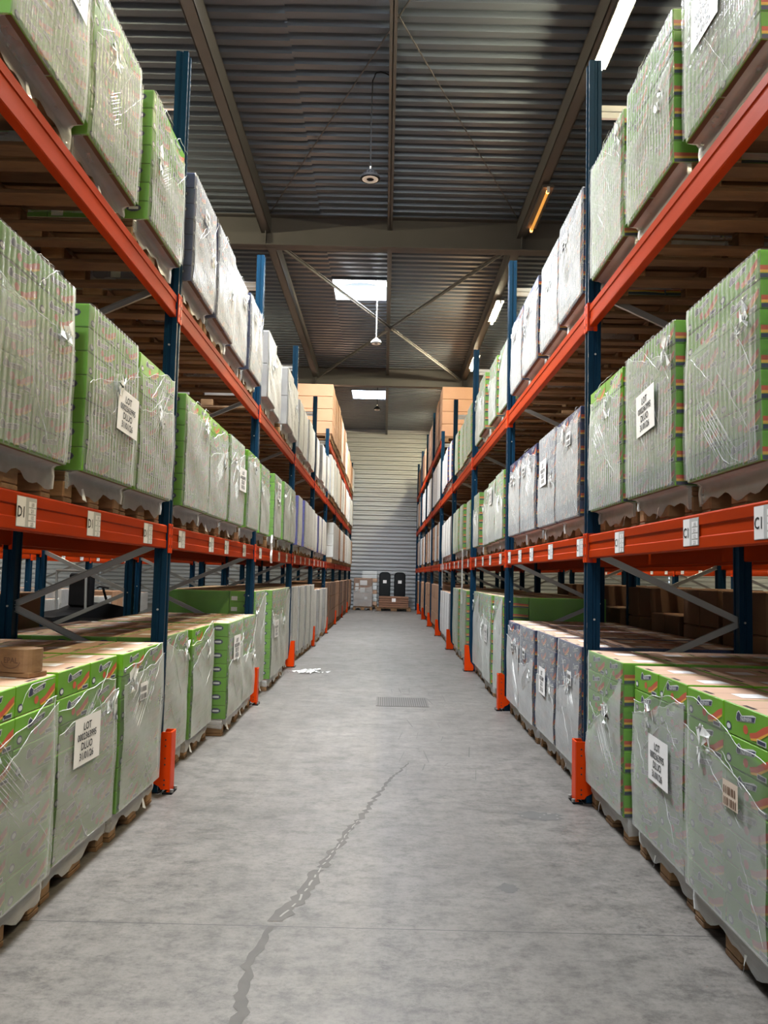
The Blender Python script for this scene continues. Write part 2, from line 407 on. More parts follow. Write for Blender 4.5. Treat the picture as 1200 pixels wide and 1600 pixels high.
# ------------------------------------------------------------------ roof steel
def ibeam(name, y, zb, zt, fl=.26):
    m = MB(); wx = XW
    m.box(-wx, wx, y - fl / 2, y + fl / 2, zb, zb + .022, 'steel'); m.box(-wx, wx, y - fl / 2, y + fl / 2, zt - .022, zt, 'steel')
    m.box(-wx, wx, y - .009, y + .009, zb, zt, 'steel')
    for x in (-9.5, -7.1, -4.7, -2.29, 2.36, 4.7, 7.1, 9.5): m.box(x - .008, x + .008, y - fl / 2 + .02, y + fl / 2 - .02, zb, zt, 'steel')
    return struct(name, m)
for i, y in enumerate((3.6, 14.75, 25.8)): ibeam('beam_%d' % (i + 1), y, 7.37, ROOF - .01)
def purlin(name, x, h, fw, k='steel', double=False):
    m = MB()
    m.box(x - fw / 2, x + fw / 2, YB, WALLY, ROOF - h, ROOF - h + .012, k); m.box(x - fw / 2, x + fw / 2, YB, WALLY, ROOF - .012, ROOF, k)
    for d in ((-fw / 2 + .01, fw / 2 - .01) if double else (0,)): m.box(x + d - .006, x + d + .006, YB, WALLY, ROOF - h, ROOF, k)
    return struct(name, m)
n = 4
for x, h, fw, d in ((-2.29, .32, .17, True), (-.035, .22, .09, False), (2.36, .32, .17, True), (-4.7, .22, .1, False), (4.7, .22, .1, False), (-7.1, .3, .17, False), (7.1, .3, .17, False), (9.5, .22, .1, False), (-9.5, .22, .1, False)):
    purlin('beam_%d' % n, x, h, fw, 'steel', d); n += 1
m = MB()
for a in ((-2.2, 14.95, 2.25, 25.6), (2.25, 14.95, -2.2, 25.6)): m.bar((a[0], a[1], 7.58), (a[2], a[3], 7.58), .07, .02, 'steel'); m.bar((a[0], a[1], 7.60), (a[2], a[3], 7.60), .02, .07, 'steel')
m.box(-.12, .12, 20.15, 20.45, 7.565, 7.575, 'steel')
struct('trim_3', m, 'crossed diagonal steel bracing under the roof of the second bay')
m = MB()
for a in ((-2.2, 3.8, 2.25, 14.5), (2.25, 3.8, -2.2, 14.5)): m.bar((a[0], a[1], 7.9), (a[2], a[3], 7.9), .014, .014, 'steel')
struct('trim_4', m, 'thin tie rods crossing under the roof of the near bay')

# ------------------------------------------------------------------ lamps
def highbay(loc, cord_top, col, label, curly):
    t = thing('pendant_lamp', label, 'lamp', loc, 0, 'high bay pendant lamps')
    k = 'blackm' if col == 'black' else 'lampwhite'
    m = MB(); m.lathe([(.0, .12), (.03, .12), (.045, .10), (.07, .085), (.085, .05), (.118, .03), (.124, .0), (.118, -.006), (.098, -.004)], 'blackm' if curly else k)
    m.lathe([(.125, .004), (.128, -.006), (.105, -.012), (.1, -.006)], 'blackm')
    for j in range(14):
        a = 2 * PI * j / 14; m.bar((.035 * math.cos(a), .035 * math.sin(a), .1), (.1 * math.cos(a), .1 * math.sin(a), .045), .02, .004, 'blackm' if curly else k)
    place('housing', m.mesh('lamp_housing'), t)
    m = MB(); m.lathe([(.104, -.008), (.1, -.014), (.048, -.014), (.045, -.006)], 'lampwhite', 28); place('lens_ring', m.mesh('lens_ring'), t)
    m = MB(); m.lathe([(.047, -.010), (.03, -.016), (.0, -.016)], 'blackm', 20); place('sensor_hub', m.mesh('sensor_hub'), t)
    dz = cord_top - loc[2]
    if curly: pts = [(.02, 0, .12), (0, 0, .2), (-.005, .0, dz * .5), (.0, 0, dz * .8), (.0, .03, dz * .9), (.04, .06, dz - .02), (.1, .06, dz - .005), (.16, .06, dz - .02), (.235, .06, dz - .06)]
    else: pts = [(0, 0, .12), (0, 0, dz * .5), (0, 0, dz)]
    m = MB(); m.tube(pts, .008 if curly else .011, 'blackm' if col == 'black' else 'lampwhite', 8); place('cord', m.mesh('lamp_cord'), t)
    m = MB(); m.tube([(0, 0, .11), (0, 0, .16)], .012, 'galv', 8); place('hook', m.mesh('lamp_hook'), t)
highbay((-.29, 10.2, 6.47), ROOF - .02, 'black', 'black pendant lamp hanging by a bent black cord, nearest of the three', True)
highbay((-.30, 18.6, 6.72), ROOF + .1, 'white', 'white pendant lamp hanging on a straight rod below the skylight', False)
highbay((-.36, 27.6, 7.0), ROOF - .02, 'black', 'small black pendant lamp farthest down the aisle, before the end wall', False)
tm = {}
for kind in ('on', 'off'):
    m = MB(); m.tube([(0, -.74, 0), (0, .74, 0)], .024, 'tube_' + kind, 12); tm[kind] = m.mesh('tube_' + kind)
m = MB()
m.tube([(0, -.022, 0), (0, .022, 0)], .0255, 'tube_end', 12)
tend = m.mesh('tube_glow')
m = MB(); m.box(-.085, .085, -.78, .78, .045, .09, 'steel')  # tray widened to block upward light and give the tube a halo
for a in (-1, 1): m.box(-.022, .022, a * .765 - .015, a * .765 + .015, -.03, .06, 'lampwhite'); m.box(-.015, .015, a * .5 - .02, a * .5 + .02, .09, .14, 'galv')
tfix = m.mesh('batten')
tubes = [(-4.6, 'on', ''), (-.3, 'on', ''), (3.9, 'on', ''), (8.72, 'on', 'lit fluorescent tube under the right roof beam, nearest bright one at the top'),
         (13.3, 'off', 'spent fluorescent tube with faint orange ends in front of the crossing roof beam'),
         (18.65, 'on', 'lit fluorescent tube beyond the first crossing roof beam on the right'),
         (23.2, 'on', 'distant lit fluorescent tube just before the second crossing roof beam'), (28.0, 'on', 'farthest lit fluorescent tube beyond the second crossing roof beam'), (33., 'on', '')]
for y, kind, lab in tubes:
    t = thing('ceiling_tube_lamp', lab or 'lit fluorescent tube of the same row outside the picture near Y %d' % int(abs(y)), 'lamp', (2.42, y, 7.49), 0, 'fluorescent tubes along the right roof beam')
    if not lab: t['label'] = 'lit fluorescent tube out of view in the row along the right roof beam'
    place('batten', tfix, t); place('tube', tm[kind], t)
    if kind == 'off':
        for a in (-1, 1): place('glowing_end', tend, t, (0, a * .722, 0))
SIDE_TUBES = []
for x, ys_ in ((-5.2, (4., 12., 20., 28.)), (5.0, (20., 28.))):  # unseen tubes added to brighten the aisles behind the racks
    for y in ys_:
        t = thing('ceiling_tube_lamp', 'unseen lit fluorescent tube added above the next aisle beyond the %s rack' % ('left' if x < 0 else 'right'), 'lamp', (x, y, 7.3), 0, 'added fluorescent tubes over the next aisle')
        place('batten', tfix, t); place('tube', tm['on'], t)

# ------------------------------------------------------------------ pallet racks
def upright_mesh(h, name):
    # closed rear, grooved hat section; local +x faces the aisle; width .1 along y, depth .085 along x
    m = MB()
    prof = [(0, -.05), (0, -.022), (-.012, -.016), (-.012, .016), (0, .022), (0, .05), (-.035, .05), (-.041, .042), (-.055, .042), (-.06, .05), (-.085, .05), (-.085, .035), (-.078, .035), (-.078, -.035), (-.085, -.035), (-.085, -.05), (-.06, -.05), (-.055, -.042), (-.041, -.042), (-.035, -.05)]
    m.prism(prof, .006, h, 'z', 'blue')
    z = .08
    while z < h - .05:
        for yy in (-.036, .036): m.poly([(.0006, yy - .006, z), (.0006, yy + .006, z), (.0006, yy + .004, z + .03), (.0006, yy - .004, z + .03)], 'hole')
        z += .05
    r = random.Random(len(name))
    for z in [.3 + .9 * i for i in range(int(h / .9))]:
        for s in (-1, 1): m.tube([(-.048, s * .041, z), (-.048, s * .05, z)], .007, 'nick', 8)
    for i in range(26):
        z = r.uniform(.5, h - .1); m.poly([(.0008, .0495, z), (.0008, .0435, z + .005), (.0008, .0445, z + r.uniform(.01, .04)), (.0008, .0497, z + r.uniform(.02, .05))], 'nick')
    m.box(-.10, .012, -.0505, .0505, 0, .007, 'blackm')
    return m.mesh(name)
UM = {5.1: upright_mesh(5.1, 'upright_post'), 6.3: upright_mesh(6.3, 'upright_post_tall')}
m = MB()
def beam_mesh(L, name):
    m = MB(); h = L / 2 - .055
    prof = [(-.004, -.156), (-.004, -.03), (-.012, -.026), (-.014, -.004), (-.018, 0), (-.05, 0), (-.054, -.004), (-.054, -.152), (-.05, -.156)]
    prof = [(-.006, -.15), (-.006, -.105), (-.0115, -.1), (-.0115, -.055), (-.006, -.05), (-.006, -.008), (-.012, 0), (-.05, 0), (-.054, -.004), (-.054, -.15), (-.05, -.156), (-.01, -.156)]
    m.prism(prof, -h, h, 'y', 'orange')
    return m.mesh(name)
def conn_mesh():
    m = MB(); m.bev(.001, .008, -.045, .0, -.185, .012, .002, 'guard'); m.box(-.06, .004, -.006, 0, -.185, .012, 'guard')
    for z in (-.15, -.08, -.02): m.box(.0078, .0095, -.03, -.018, z, z + .02, 'hole')
    return m.mesh('beam_connector')
CONN = conn_mesh()
def brace_mesh(dz, depth, name):
    m = MB(); p, q = Vector((-.05, 0, 0)), Vector((-depth + .05, 0, dz)); m.bar(p, q, .045, .004, 'galv', (0, 1, 0)) if False else None
    d = (q - p).normalized(); n_ = Vector((-d.z, 0, d.x)) * .02
    for a in (-1, 1): m.raw([p + n_ * a + Vector((0, y, 0)) for y in (-.012, .012)] + [q + n_ * a + Vector((0, y, 0)) for y in (-.012, .012)], [(0, 1, 3, 2)], 'galv')
    m.bar(p + Vector((0, .011, 0)), q + Vector((0, .011, 0)), .04, .003, 'galv', n_)
    m.bar(p + n_, q + n_, .003, .024, 'galv', n_); m.bar(p - n_, q - n_, .003, .024, 'galv', n_)
    return m.mesh(name)
DEPTH = 1.1
BR = {s: brace_mesh(s * .45, DEPTH, 'brace') for s in (-1, 0, 1)}
def loc_label(code):
    m = MB(); s = .0015
    m.poly([(s, -.092, -.06), (s, -.012, -.06), (s, -.012, .06), (s, -.092, .06)], 'paper')
    m.poly([(s, -.010, -.06), (s, .092, -.06), (s, .092, .06), (s, -.010, .06)], 'greypaper')
    m.text(code, .062, 'ink', lambda u, v: (s + .001, -.052 + u, v - .022), bold=.015)
    for i in range(4):
        z = .034 - .027 * i
        m.poly([(s + .001, .015, z - .011), (s + .001, .085, z - .011), (s + .001, .085, z + .011), (s + .001, .015, z + .011)], 'paper')
        m.text('%d/%d' % (2 if i % 2 else 1, i), .022, 'ink', lambda u, v: (s + .002, .05 + u, z - .008 + v))
    m.raw([(0, y, z) for y in (-.094, .094) for z in (-.062, .062)], [(0, 2, 3, 1)], 'greypaper')
    return m.mesh('location_label')
LAB = {c: loc_label(c) for c in ('D1', 'C1')}
BM = {}
def rack(name, label, xf, s, ups, levels, heights, code=None, labels_at=None, group=None, rear=True, brace_top=5.0, bracing=True):
    y0 = ups[0]; t = thing(name, label, 'pallet rack', (xf, y0, 0), 0 if s < 0 else PI, group)
    sg = 1 if s < 0 else -1            # world offset -> local
    for u, h in zip(ups, heights):
        ly = (u - y0) * sg
        place('upright', UM[h], t, (0, ly, 0)); place('upright', UM[h], t, (-DEPTH, ly, 0), PI)
        if bracing:
            z = .3
            front = False
            while z + .45 < h - .2:
                if front: place('brace', BR[1], t, (0, ly, z))
                else: place('brace', BR[-1], t, (0, ly, z + .45))
                front = not front; z += .45
                if z > brace_top: break
            place('brace', BR[0], t, (0, ly, h - .38)); place('brace', BR[0], t, (0, ly, .2))
            if h > 5 : place('brace', BR[0], t, (0, ly, h - .33))
    for i in range(len(ups) - 1):
        L = ups[i + 1] - ups[i]; key = round(L, 2)
        if key not in BM: BM[key] = beam_mesh(L, 'rack_beam')
        cy = ((ups[i] + ups[i + 1]) / 2 - y0) * sg
        for z in levels[i]:
            for rz, lx in ((0, 0), (PI, -DEPTH)):
                if rz and not rear: continue
                bm = place('beam', BM[key], t, (lx, cy, z), rz)
                for e in (-1, 1):
                    place('connector', CONN, bm, (0, e * (L / 2 - .005) if e > 0 else e * (L / 2 - .005) + .045, 0))
                if z == levels[i][0] and code and not rz:
                    for y in labels_at.get(i, []):
                        place('location_label', LAB[code], bm, (-.006 + .0008, (y - y0) * sg - cy, -.078))
    return t
lv = [[ZB[0], ZB[1]]] * 5 + [ZB] * 4
hs = [5.1] * 6 + [6.3] * 4
slots_y = lambda i: [UP[i] + q for q in (.45, 1.4, 2.2, 3.1)]
lab_l = {0: [3.38, 4.17, 5.13], 1: [5.99, 7.02, 7.7, 8.68], 2: slots_y(2), 3: slots_y(3), 4: slots_y(4)}
lab_r = {0: [2.98, 3.71, 4.84], 1: [5.82, 6.85, 7.74, 8.4, 9.1], 2: slots_y(2), 3: slots_y(3), 4: slots_y(4)}
rack('pallet_rack', 'blue and orange pallet rack along the left of the aisle, D1 labels on its beams', XF[-1], -1, UP, lv, hs, 'D1', lab_l)
rack('pallet_rack', 'blue and orange pallet rack along the right of the aisle, C1 labels on its beams', XF[1], 1, UP, lv, hs, 'C1', lab_r)
BK = [2.0, 5.75, 9.5, 13.25, 17.0, 20.75]
rack('pallet_rack', 'dark rack standing back to back behind the left rack', -3.95, 1, BK, [[ZB[0], ZB[1]]] * 5, [5.1] * 6)
rack('pallet_rack', 'dark rack standing back to back behind the right rack', 3.87, -1, BK, [[ZB[0], ZB[1]]] * 5, [5.1] * 6)
FR = [9., 12.0, 15.0, 18.0, 21., 24.]
FRL = {i: [FR[i] + q for q in (.5, 1.5, 2.5)] for i in range(5)}
rack('pallet_rack', 'brightly lit orange rack across the next aisle, seen under the left beams', -6.35, -1, FR, [[ZB[0], ZB[1]]] * 5, [5.1] * 6, 'D1', FRL)
rack('pallet_rack', 'distant orange rack across the next aisle, seen under the right beams', 6.25, 1, FR, [[ZB[0], ZB[1]]] * 5, [5.1] * 6, 'C1', FRL)

# column guards
m = MB()
m.bev(.0, .012, -.062, .062, .012, .40, .003, 'guard')
for sy in (-1, 1):
    prof = [(.01, .013), (-.115, .013), (-.13, .05), (-.125, .09), (-.10, .12), (-.078, .15), (-.05, .395), (-.04, .40), (.01, .40)]
    vs = [(x, sy * .062 - .004, z) for x, z in prof] + [(x, sy * .062 + .004, z) for x, z in prof]; n_ = len(prof)
    m.raw(vs, [tuple(range(n_)), tuple(range(2 * n_ - 1, n_ - 1, -1))] + [(i, (i + 1) % n_, n_ + (i + 1) % n_, n_ + i) for i in range(n_)], 'guard')
for z in (.07, .11, .30, .34): m.tube([(.0115, -.02 if z < .2 else .02, z), (.0128, -.02 if z < .2 else .02, z)], .007, 'hole', 8)
GUARD = m.mesh('guard_shell')
m = MB()
m.bev(.0, .012, -.055, .055, .012, .40, .003, 'guard')
for sy in (-1, 1):
    prof = [(.01, .03), (-.045, .03), (-.06, .05), (-.10, .07), (-.118, .095), (-.118, .125), (-.10, .15), (-.06, .165), (-.058, .39), (-.05, .40), (.01, .40)]
    vs = [(x, sy * .058 - .004, z) for x, z in prof] + [(x, sy * .058 + .004, z) for x, z in prof]; n_ = len(prof)
    m.raw(vs, [tuple(range(n_)), tuple(range(2 * n_ - 1, n_ - 1, -1))] + [(i, (i + 1) % n_, n_ + (i + 1) % n_, n_ + i) for i in range(n_)], 'guard')
    for z in (.06, .09, .19, .23, .31, .35): m.tube([(-.025, sy * .0619, z), (-.025, sy * .0627, z)], .006, 'hole', 8)
m.box(-.01, .012, -.055, -.035, .0, .02, 'guard'); m.box(-.01, .012, .035, .055, .0, .02, 'guard')
GUARD2 = m.mesh('guard_shell')
m = MB(); m.bev(-.035, .03, -.07, .07, 0, .012, .002, 'blackm')
GBASE = m.mesh('guard_base')
m = MB(); m.tube([(0, 0, .0), (0, 0, .02)], .012, 'galv', 6, False); GBOLT = m.mesh('bolt')
ordn = ['first', 'second', 'third', 'fourth', 'fifth', 'sixth', 'seventh', 'eighth', 'ninth']
for s in (-1, 1):
    for i, u in enumerate(UP[1:9]):
        x = -1.385 if s < 0 else 1.298
        t = thing('rack_guard', 'orange steel guard at the foot of the %s blue upright on the %s' % (ordn[i], 'left' if s < 0 else 'right'), 'rack guard', (x, u, 0), 0 if s < 0 else PI, 'orange rack guards on the %s' % ('left' if s < 0 else 'right'))
        place('shell', GUARD2 if i < 2 else GUARD, t); place('base_plate', GBASE, t)
        for yy in (-.05, .05): place('bolt', GBOLT, t, (.024, yy, .01))

# ------------------------------------------------------------------ pallets and cartons
def pallet_parts():
    m = MB()
    for y, w in ((-.3275, .145), (-.16, .1), (0, .145), (.16, .1), (.3275, .145)): m.bev(-1.2, 0, y - w / 2, y + w / 2, .122, .144, .003, 'wood')
    for x in (-.0725, -.6, -1.1275): m.bev(x - .0725, x + .0725, -.4, .4, .1, .122, .003, 'wood')
    for y, w in ((-.35, .1), (0, .145), (.35, .1)): m.bev(-1.2, 0, y - w / 2, y + w / 2, 0, .022, .003, 'wood')
    full = MB(); full.v = list(m.v); full.f = list(m.f); full.m = list(m.m); full.sm = list(m.sm); full.mats = list(m.mats)
    blk = []
    for x in (-.0725, -.6, -1.1275):
        for y, w in ((-.35, .1), (0, .145), (.35, .1)):
            full.bev(x - .0725, x + .0725, y - w / 2, y + w / 2, .022, .1, .006, 'woodblk'); blk.append((x, y, w))
    e = MB(); e.bev(-.0725, .0725, -.05, .05, 0, .078, .007, 'woodblk')
    c = MB(); c.bev(-.0725, .0725, -.0725, .0725, 0, .078, .007, 'woodblk')
    return m.mesh('pallet_boards'), full.mesh('pallet'), e.mesh('pallet_block'), c.mesh('pallet_block'), blk
PB, PFULL, BE, BC, BLK = pallet_parts()

def carton(m, x1, y0, w, h, d, z0, kind, text=True, lid=True, jit=0.):
    """one printed carton: front face at x = x1 looking along +x"""
    body = {'green': 'green', 'blue': 'blue_c', 'purple': 'purple', 'grey': 'grey_c', 'card': 'card', 'cardd': 'cardd'}[kind]
    y1 = y0 + w; z1 = z0 + h
    m.bev(x1 - d, x1, y0 + .0015, y1 - .0015, z0 + .0008, z1 - .0008, .004, body, {'+z': 'cardp', '-z': 'cardd'})
    if kind in ('grey', 'card', 'cardd'):
        return
    e = .0007; X = x1 + e
    def q(u0, u1, v0, v1, k, dx=0.): m.poly([(X + dx, y0 + u0 * w, z0 + v0 * h), (X + dx, y0 + u1 * w, z0 + v0 * h), (X + dx, y0 + u1 * w, z0 + v1 * h), (X + dx, y0 + u0 * w, z0 + v1 * h)], k)
    def pg(pts, k, dx=0.): m.poly([(X + dx, y0 + u * w, z0 + v * h) for u, v in pts], k)
    # slanted word mark in navy with a white outline
    pg([(.31, .49), (.70, .64), (.725, .83), (.66, .85), (.42, .72), (.355, .85), (.31, .77), (.285, .57)], 'white')
    pg([(.32, .515), (.69, .66), (.712, .81), (.42, .69), (.355, .81), (.32, .745), (.298, .585)], 'navy', e)
    if text:
        a = .13; ca, sa = math.cos(a), math.sin(a)
        m.text('Nufresno', h * .21, 'white', lambda u, v: (X + 2 * e, y0 + .52 * w + u * ca - v * sa, z0 + .605 * h + u * sa + v * ca), bold=.014)
    # red badge, swoosh, small round seal and bar-code box
    n = 10; pg([(.50 + .055 * math.cos(2 * PI * i / n), .34 + .14 * math.sin(2 * PI * i / n)) for i in range(n)], 'red')
    pg([(.60, .14), (.74, .22), (.97, .52), (.97, .72), (.86, .60), (.72, .38), (.58, .28)], 'red')
    pg([(.60, .14), (.74, .22), (.97, .52), (.97, .46), (.76, .15), (.62, .09)], 'yellow', e)
    n = 8; pg([(.12 + .065 * math.cos(2 * PI * i / n), .25 + .15 * math.sin(2 * PI * i / n)) for i in range(n)], 'navy')
    pg([(.12 + .045 * math.cos(2 * PI * i / n), .25 + .09 * math.sin(2 * PI * i / n)) for i in range(n)], 'white', e)
    q(.74, .93, .06, .22, 'white', e); q(.755, .915, .09, .19, 'navy', 2 * e)
    # ends: -y shows a seal, +y shows colour bands
    Y = y0 + .0015 - e; cx = x1 - d * .3
    n = 10; m.poly([(cx + .045 * math.cos(2 * PI * i / n), Y, z0 + .62 * h + .2 * h * math.sin(2 * PI * i / n)) for i in range(n)], 'navy')
    m.poly([(cx - .028, Y - e, z0 + .55 * h), (cx + .028, Y - e, z0 + .55 * h), (cx + .028, Y - e, z0 + .69 * h), (cx - .028, Y - e, z0 + .69 * h)], 'white')
    m.poly([(x1 - d + .02, Y, z0 + .12 * h), (x1 - d + .09, Y, z0 + .12 * h), (x1 - d + .09, Y, z0 + .5 * h), (x1 - d + .02, Y, z0 + .5 * h)], 'white')
    Y = y1 - .0015 + e
    def band(va, vb, vc, vd, k, o=0.): m.poly([(x1 - .004, Y + o, z0 + va * h), (x1 - .004, Y + o, z0 + vb * h), (x1 - d * .5, Y + o, z0 + (vb + vd) * .5 * h + .05 * h), (x1 - d + .004, Y + o, z0 + vd * h), (x1 - d + .004, Y + o, z0 + vc * h), (x1 - d * .5, Y + o, z0 + (va + vc) * .5 * h + .05 * h)], k)
    band(.04, .18, .04, .14, 'navy'); band(.20, .30, .16, .24, 'yellow'); band(.30, .46, .24, .36, 'red')
    if lid:
        Z = z1 - .0008 + e; xc = x1 - d / 2
        m.poly([(x1 - d + .004, (y0 + y1) / 2 - .0015, Z), (x1 - .004, (y0 + y1) / 2 - .0015, Z), (x1 - .004, (y0 + y1) / 2 + .0015, Z), (x1 - d + .004, (y0 + y1) / 2 + .0015, Z)], 'dark')
        m.poly([(x1 - .03, y0 + .35 * w, Z), (x1 - .012, y0 + .35 * w, Z), (x1 - .012, y0 + .6 * w, Z), (x1 - .03, y0 + .6 * w, Z)], 'dark')
        m.poly([(x1 - d * .75, y0 + .55 * w, Z + e), (x1 - d * .35, y0 + .55 * w, Z + e), (x1 - d * .35, y0 + .85 * w, Z + e), (x1 - d * .75, y0 + .85 * w, Z + e)], 'paper')

DIM = {0: dict(w=.80, n=7, h=.122, inset=.03), 1: dict(w=.765, n=7, h=.114, inset=.075), 2: dict(w=.765, n=7, h=.113, inset=.085)}
DIMT = dict(w=.78, n=9, h=.122, inset=.03)        # taller floor-level stacks further on
PZ = .147
CART = {}
def carton_mesh(kind, w, h):
    key = (kind, round(w, 3), round(h, 3))
    if key not in CART:
        m = MB(); carton(m, 0, -w / 2, w, h, .29, 0, kind); CART[key] = m.mesh('carton_' + kind)
    return CART[key]
REST = {}
def rest_mesh(kind, w, n, h, x0, skip_top):
    key = (kind, round(w, 3), n, round(h, 3), x0, skip_top)
    if key not in REST:
        m = MB()
        top = n - 1 if skip_top else n
        for c in (0, 1):
            for k in range(top):
                for r in range(3): carton(m, x0 - r * .29, -w / 2 + c * w / 2, w / 2, h, .288, PZ + k * h, kind, False)
        REST[key] = m.mesh('cartons_behind')
    return REST[key]
FULLC = {}
def full_mesh(kind, w, n, h):
    key = (kind, round(w, 3), n, round(h, 3))
    if key not in FULLC:
        m = MB(); r = random.Random(len(FULLC))
        cols = 2 if kind not in ('card', 'cardd', 'grey') else 1
        if kind in ('card', 'cardd', 'grey'):
            nn = max(2, n // 3); hh = h * n / nn
            for k in range(nn):
                for c in range(2): m.bev(-1.17, 0, -w / 2 + c * w / 2 + .002, -w / 2 + (c + 1) * w / 2 - .002, PZ + k * hh + .002, PZ + (k + 1) * hh - .002, .008, {'card': 'card', 'cardd': 'cardd', 'grey': 'grey_c'}[kind], {'+z': 'card'})
        else:
            for c in (0, 1):
                for k in range(n): carton(m, 0, -w / 2 + c * w / 2, w / 2, h, .29, PZ + k * h, kind, False)
            m.bev(-1.17, -.295, -w / 2, w / 2, PZ, PZ + n * h, .004, {'green': 'green', 'blue': 'blue_c', 'purple': 'purple'}[kind], {'+z': 'cardp'})
        FULLC[key] = m.mesh('carton_stack_' + kind)
    return FULLC[key]

# ------------------------------------------------------------------ stretch film
def film_mesh(w, n, h, inset, seed, kmat, detail=True, cover=1., overlay=None):
    r = random.Random(seed); m = MB()
    H = n * h; hw = w / 2; T = PZ + H
    path = []
    nb, nf = (5, 18) if detail else (2, 6)
    rc = .022
    for i in range(nb): path.append((-1.19 + (1.19 - rc) * i / nb, -hw - .004, 0, -1))
    path.append((-rc * .3, -hw - .0015, .7, -.7))
    for i in range(nf + 1): path.append((.004, -hw + rc * .6 + (w - rc * 1.2) * i / nf, 1, 0))
    path.append((-rc * .3, hw + .0015, .7, .7))
    for i in range(nb): path.append((-rc - (1.19 - rc) * (i + 1) / nb, hw + .004, 0, 1))
    a1, a2, a3 = r.uniform(0, 6), r.uniform(0, 6), r.uniform(0, 6)
    slope = r.uniform(-.10, .10)
    rows_top = [0, .04, .12, .25, .38, .5, .62, .74, .86, .94, 1.] if detail else [0, .3, .65, 1.]
    grid = []
    for x, y, nx, ny in path:
        col = []
        tt = (y + hw) / w
        # ragged skirt hem
        hem = .06 + .02 * math.sin(9 * tt + a1) + .012 * math.sin(23 * tt + a2) + r.uniform(-.004, .004) + (.02 if nx < .5 else 0)
        for z, ins in ((hem, inset + .002), (.10, inset - .003), (.135, inset + .002), (PZ - .002, inset * .75), (PZ + .004, .004)):
            col.append((x - ins * max(nx, 0) + (0 if nx > .5 else 0), y + (.012 * ny if z < .14 else 0), max(z, hem)))
        zt = T + .002 if cover >= 1 else PZ + H * (cover + slope * (tt - .5) * 2 + .018 * math.sin(7 * tt + a2) + .01 * math.sin(17 * tt + a3))
        for q in rows_top[1:]:
            z = PZ + .004 + (zt - PZ - .004) * q
            bul = .005 * math.sin(PI * q) * (1 + math.sin(5 * tt + 6 * q + a3)) + r.uniform(-.0015, .002)
            # slight waist at every carton joint
            bul -= .0025 * (abs(math.sin(PI * (z - PZ) / h)) < .35)
            bul = max(bul, -.0022)
            col.append((x + nx * bul, y + ny * bul * .5, z))
        grid.append(col)
    R = len(grid[0]); vs = [p for c in grid for p in c]
    fs = [(i * R + j, (i + 1) * R + j, (i + 1) * R + j + 1, i * R + j + 1) for i in range(len(grid) - 1) for j in range(R - 1)]
    nc = len(path) - 1
    for j0, j1, i0, i1, kk in ((0, 4, 0, nc, 'film_skirt'), (4, R - 1, 0, nb, 'film_side'), (4, R - 1, nb, nc - nb, kmat), (4, R - 1, nc - nb, nc, 'film_side')): m.raw(vs, [f for i, f in enumerate(fs) if j0 <= i % (R - 1) < j1 and i0 <= i // (R - 1) < i1], kk, True)
    if not detail: return m.mesh('stretch_film')
    f0 = nb + 1
    # second winding with its own slanting top edge
    ov = overlay if overlay else (r.uniform(.55, .9), r.uniform(-.16, .16))
    cols = 22; edge = []; gv = []
    for i in range(cols + 1):
        t = i / cols; y = -hw + .004 + (w - .008) * t
        zt = PZ + H * min(.985, max(.3, ov[0] + ov[1] * (t - .5) * 2 + .012 * math.sin(7 * t + a1) + .006 * math.sin(19 * t + a2) + r.uniform(-.006, .006)))
        for q in range(9):
            z = PZ + .01 + (zt - PZ - .01) * q / 8
            gv.append((.0125 + .004 * math.sin(PI * q / 8) * (1 + math.sin(6 * t + a2 + q)), y, z))
        edge.append((.0135, y, zt))
    m.raw(gv, [(i * 9 + j, (i + 1) * 9 + j, (i + 1) * 9 + j + 1, i * 9 + j + 1) for i in range(cols) for j in range(8)], kmat + '_over' if kmat in ('film', 'film_rib') else kmat, True)
    m.tube([(x + r.uniform(0, .004), y, z) for x, y, z in edge], [r.uniform(.0005, .0014) for _ in edge], 'film_dense', 6)
    if cover < 1:
        ed = [grid[i][-1] for i in range(f0, f0 + nf + 1)]
        m.tube([(x + .002, y, z) for x, y, z in ed], [r.uniform(.0008, .0025) for _ in ed], 'film_dense', 6)
    # gathered folds, diagonal tension cords
    for i in range(r.randint(3, 5)):
        y = r.uniform(-hw * .9, hw * .6); z = PZ + H * r.uniform(.35, .95); ln = r.uniform(.15, .42); sl = r.choice((-1, 1)) * r.uniform(.5, 1.4)
        pts = [(.016 + .003 * math.sin(4 * j), min(hw - .01, max(-hw + .01, y + ln * j / 8)), min(T - .005, max(PZ + .02, z + sl * (ln * j / 8)))) for j in range(9)]
        m.tube(pts, [.0004 + .0013 * math.sin(PI * j / 8) for j in range(9)], 'film_dense', 5)
    # bundle of parallel tension lines
    if r.random() < .75:
        y = r.uniform(-hw * .7, 0); z = PZ + H * r.uniform(.3, .6); sl = r.choice((-1, 1)) * r.uniform(.6, 1.1); ln = r.uniform(.2, .4)
        for q in range(9):
            y_, z_ = y + r.uniform(-.01, .01) + q * .010, z + q * .014 * (1 if sl < 0 else -1); l_ = ln * r.uniform(.4, 1)
            pts = [(.0165, min(hw - .01, y_ + l_ * j / 6), min(T - .004, max(PZ + .02, z_ + sl * l_ * j / 6))) for j in range(7)]
            m.tube(pts, [.0004 + r.uniform(.0004, .0016) * math.sin(PI * j / 6) for j in range(7)], 'film_dense', 4)
    # a crumpled tuft
    cy, cz = r.uniform(-hw * .8, hw * .8), edge[cols // 2][2] - r.uniform(0, .06)
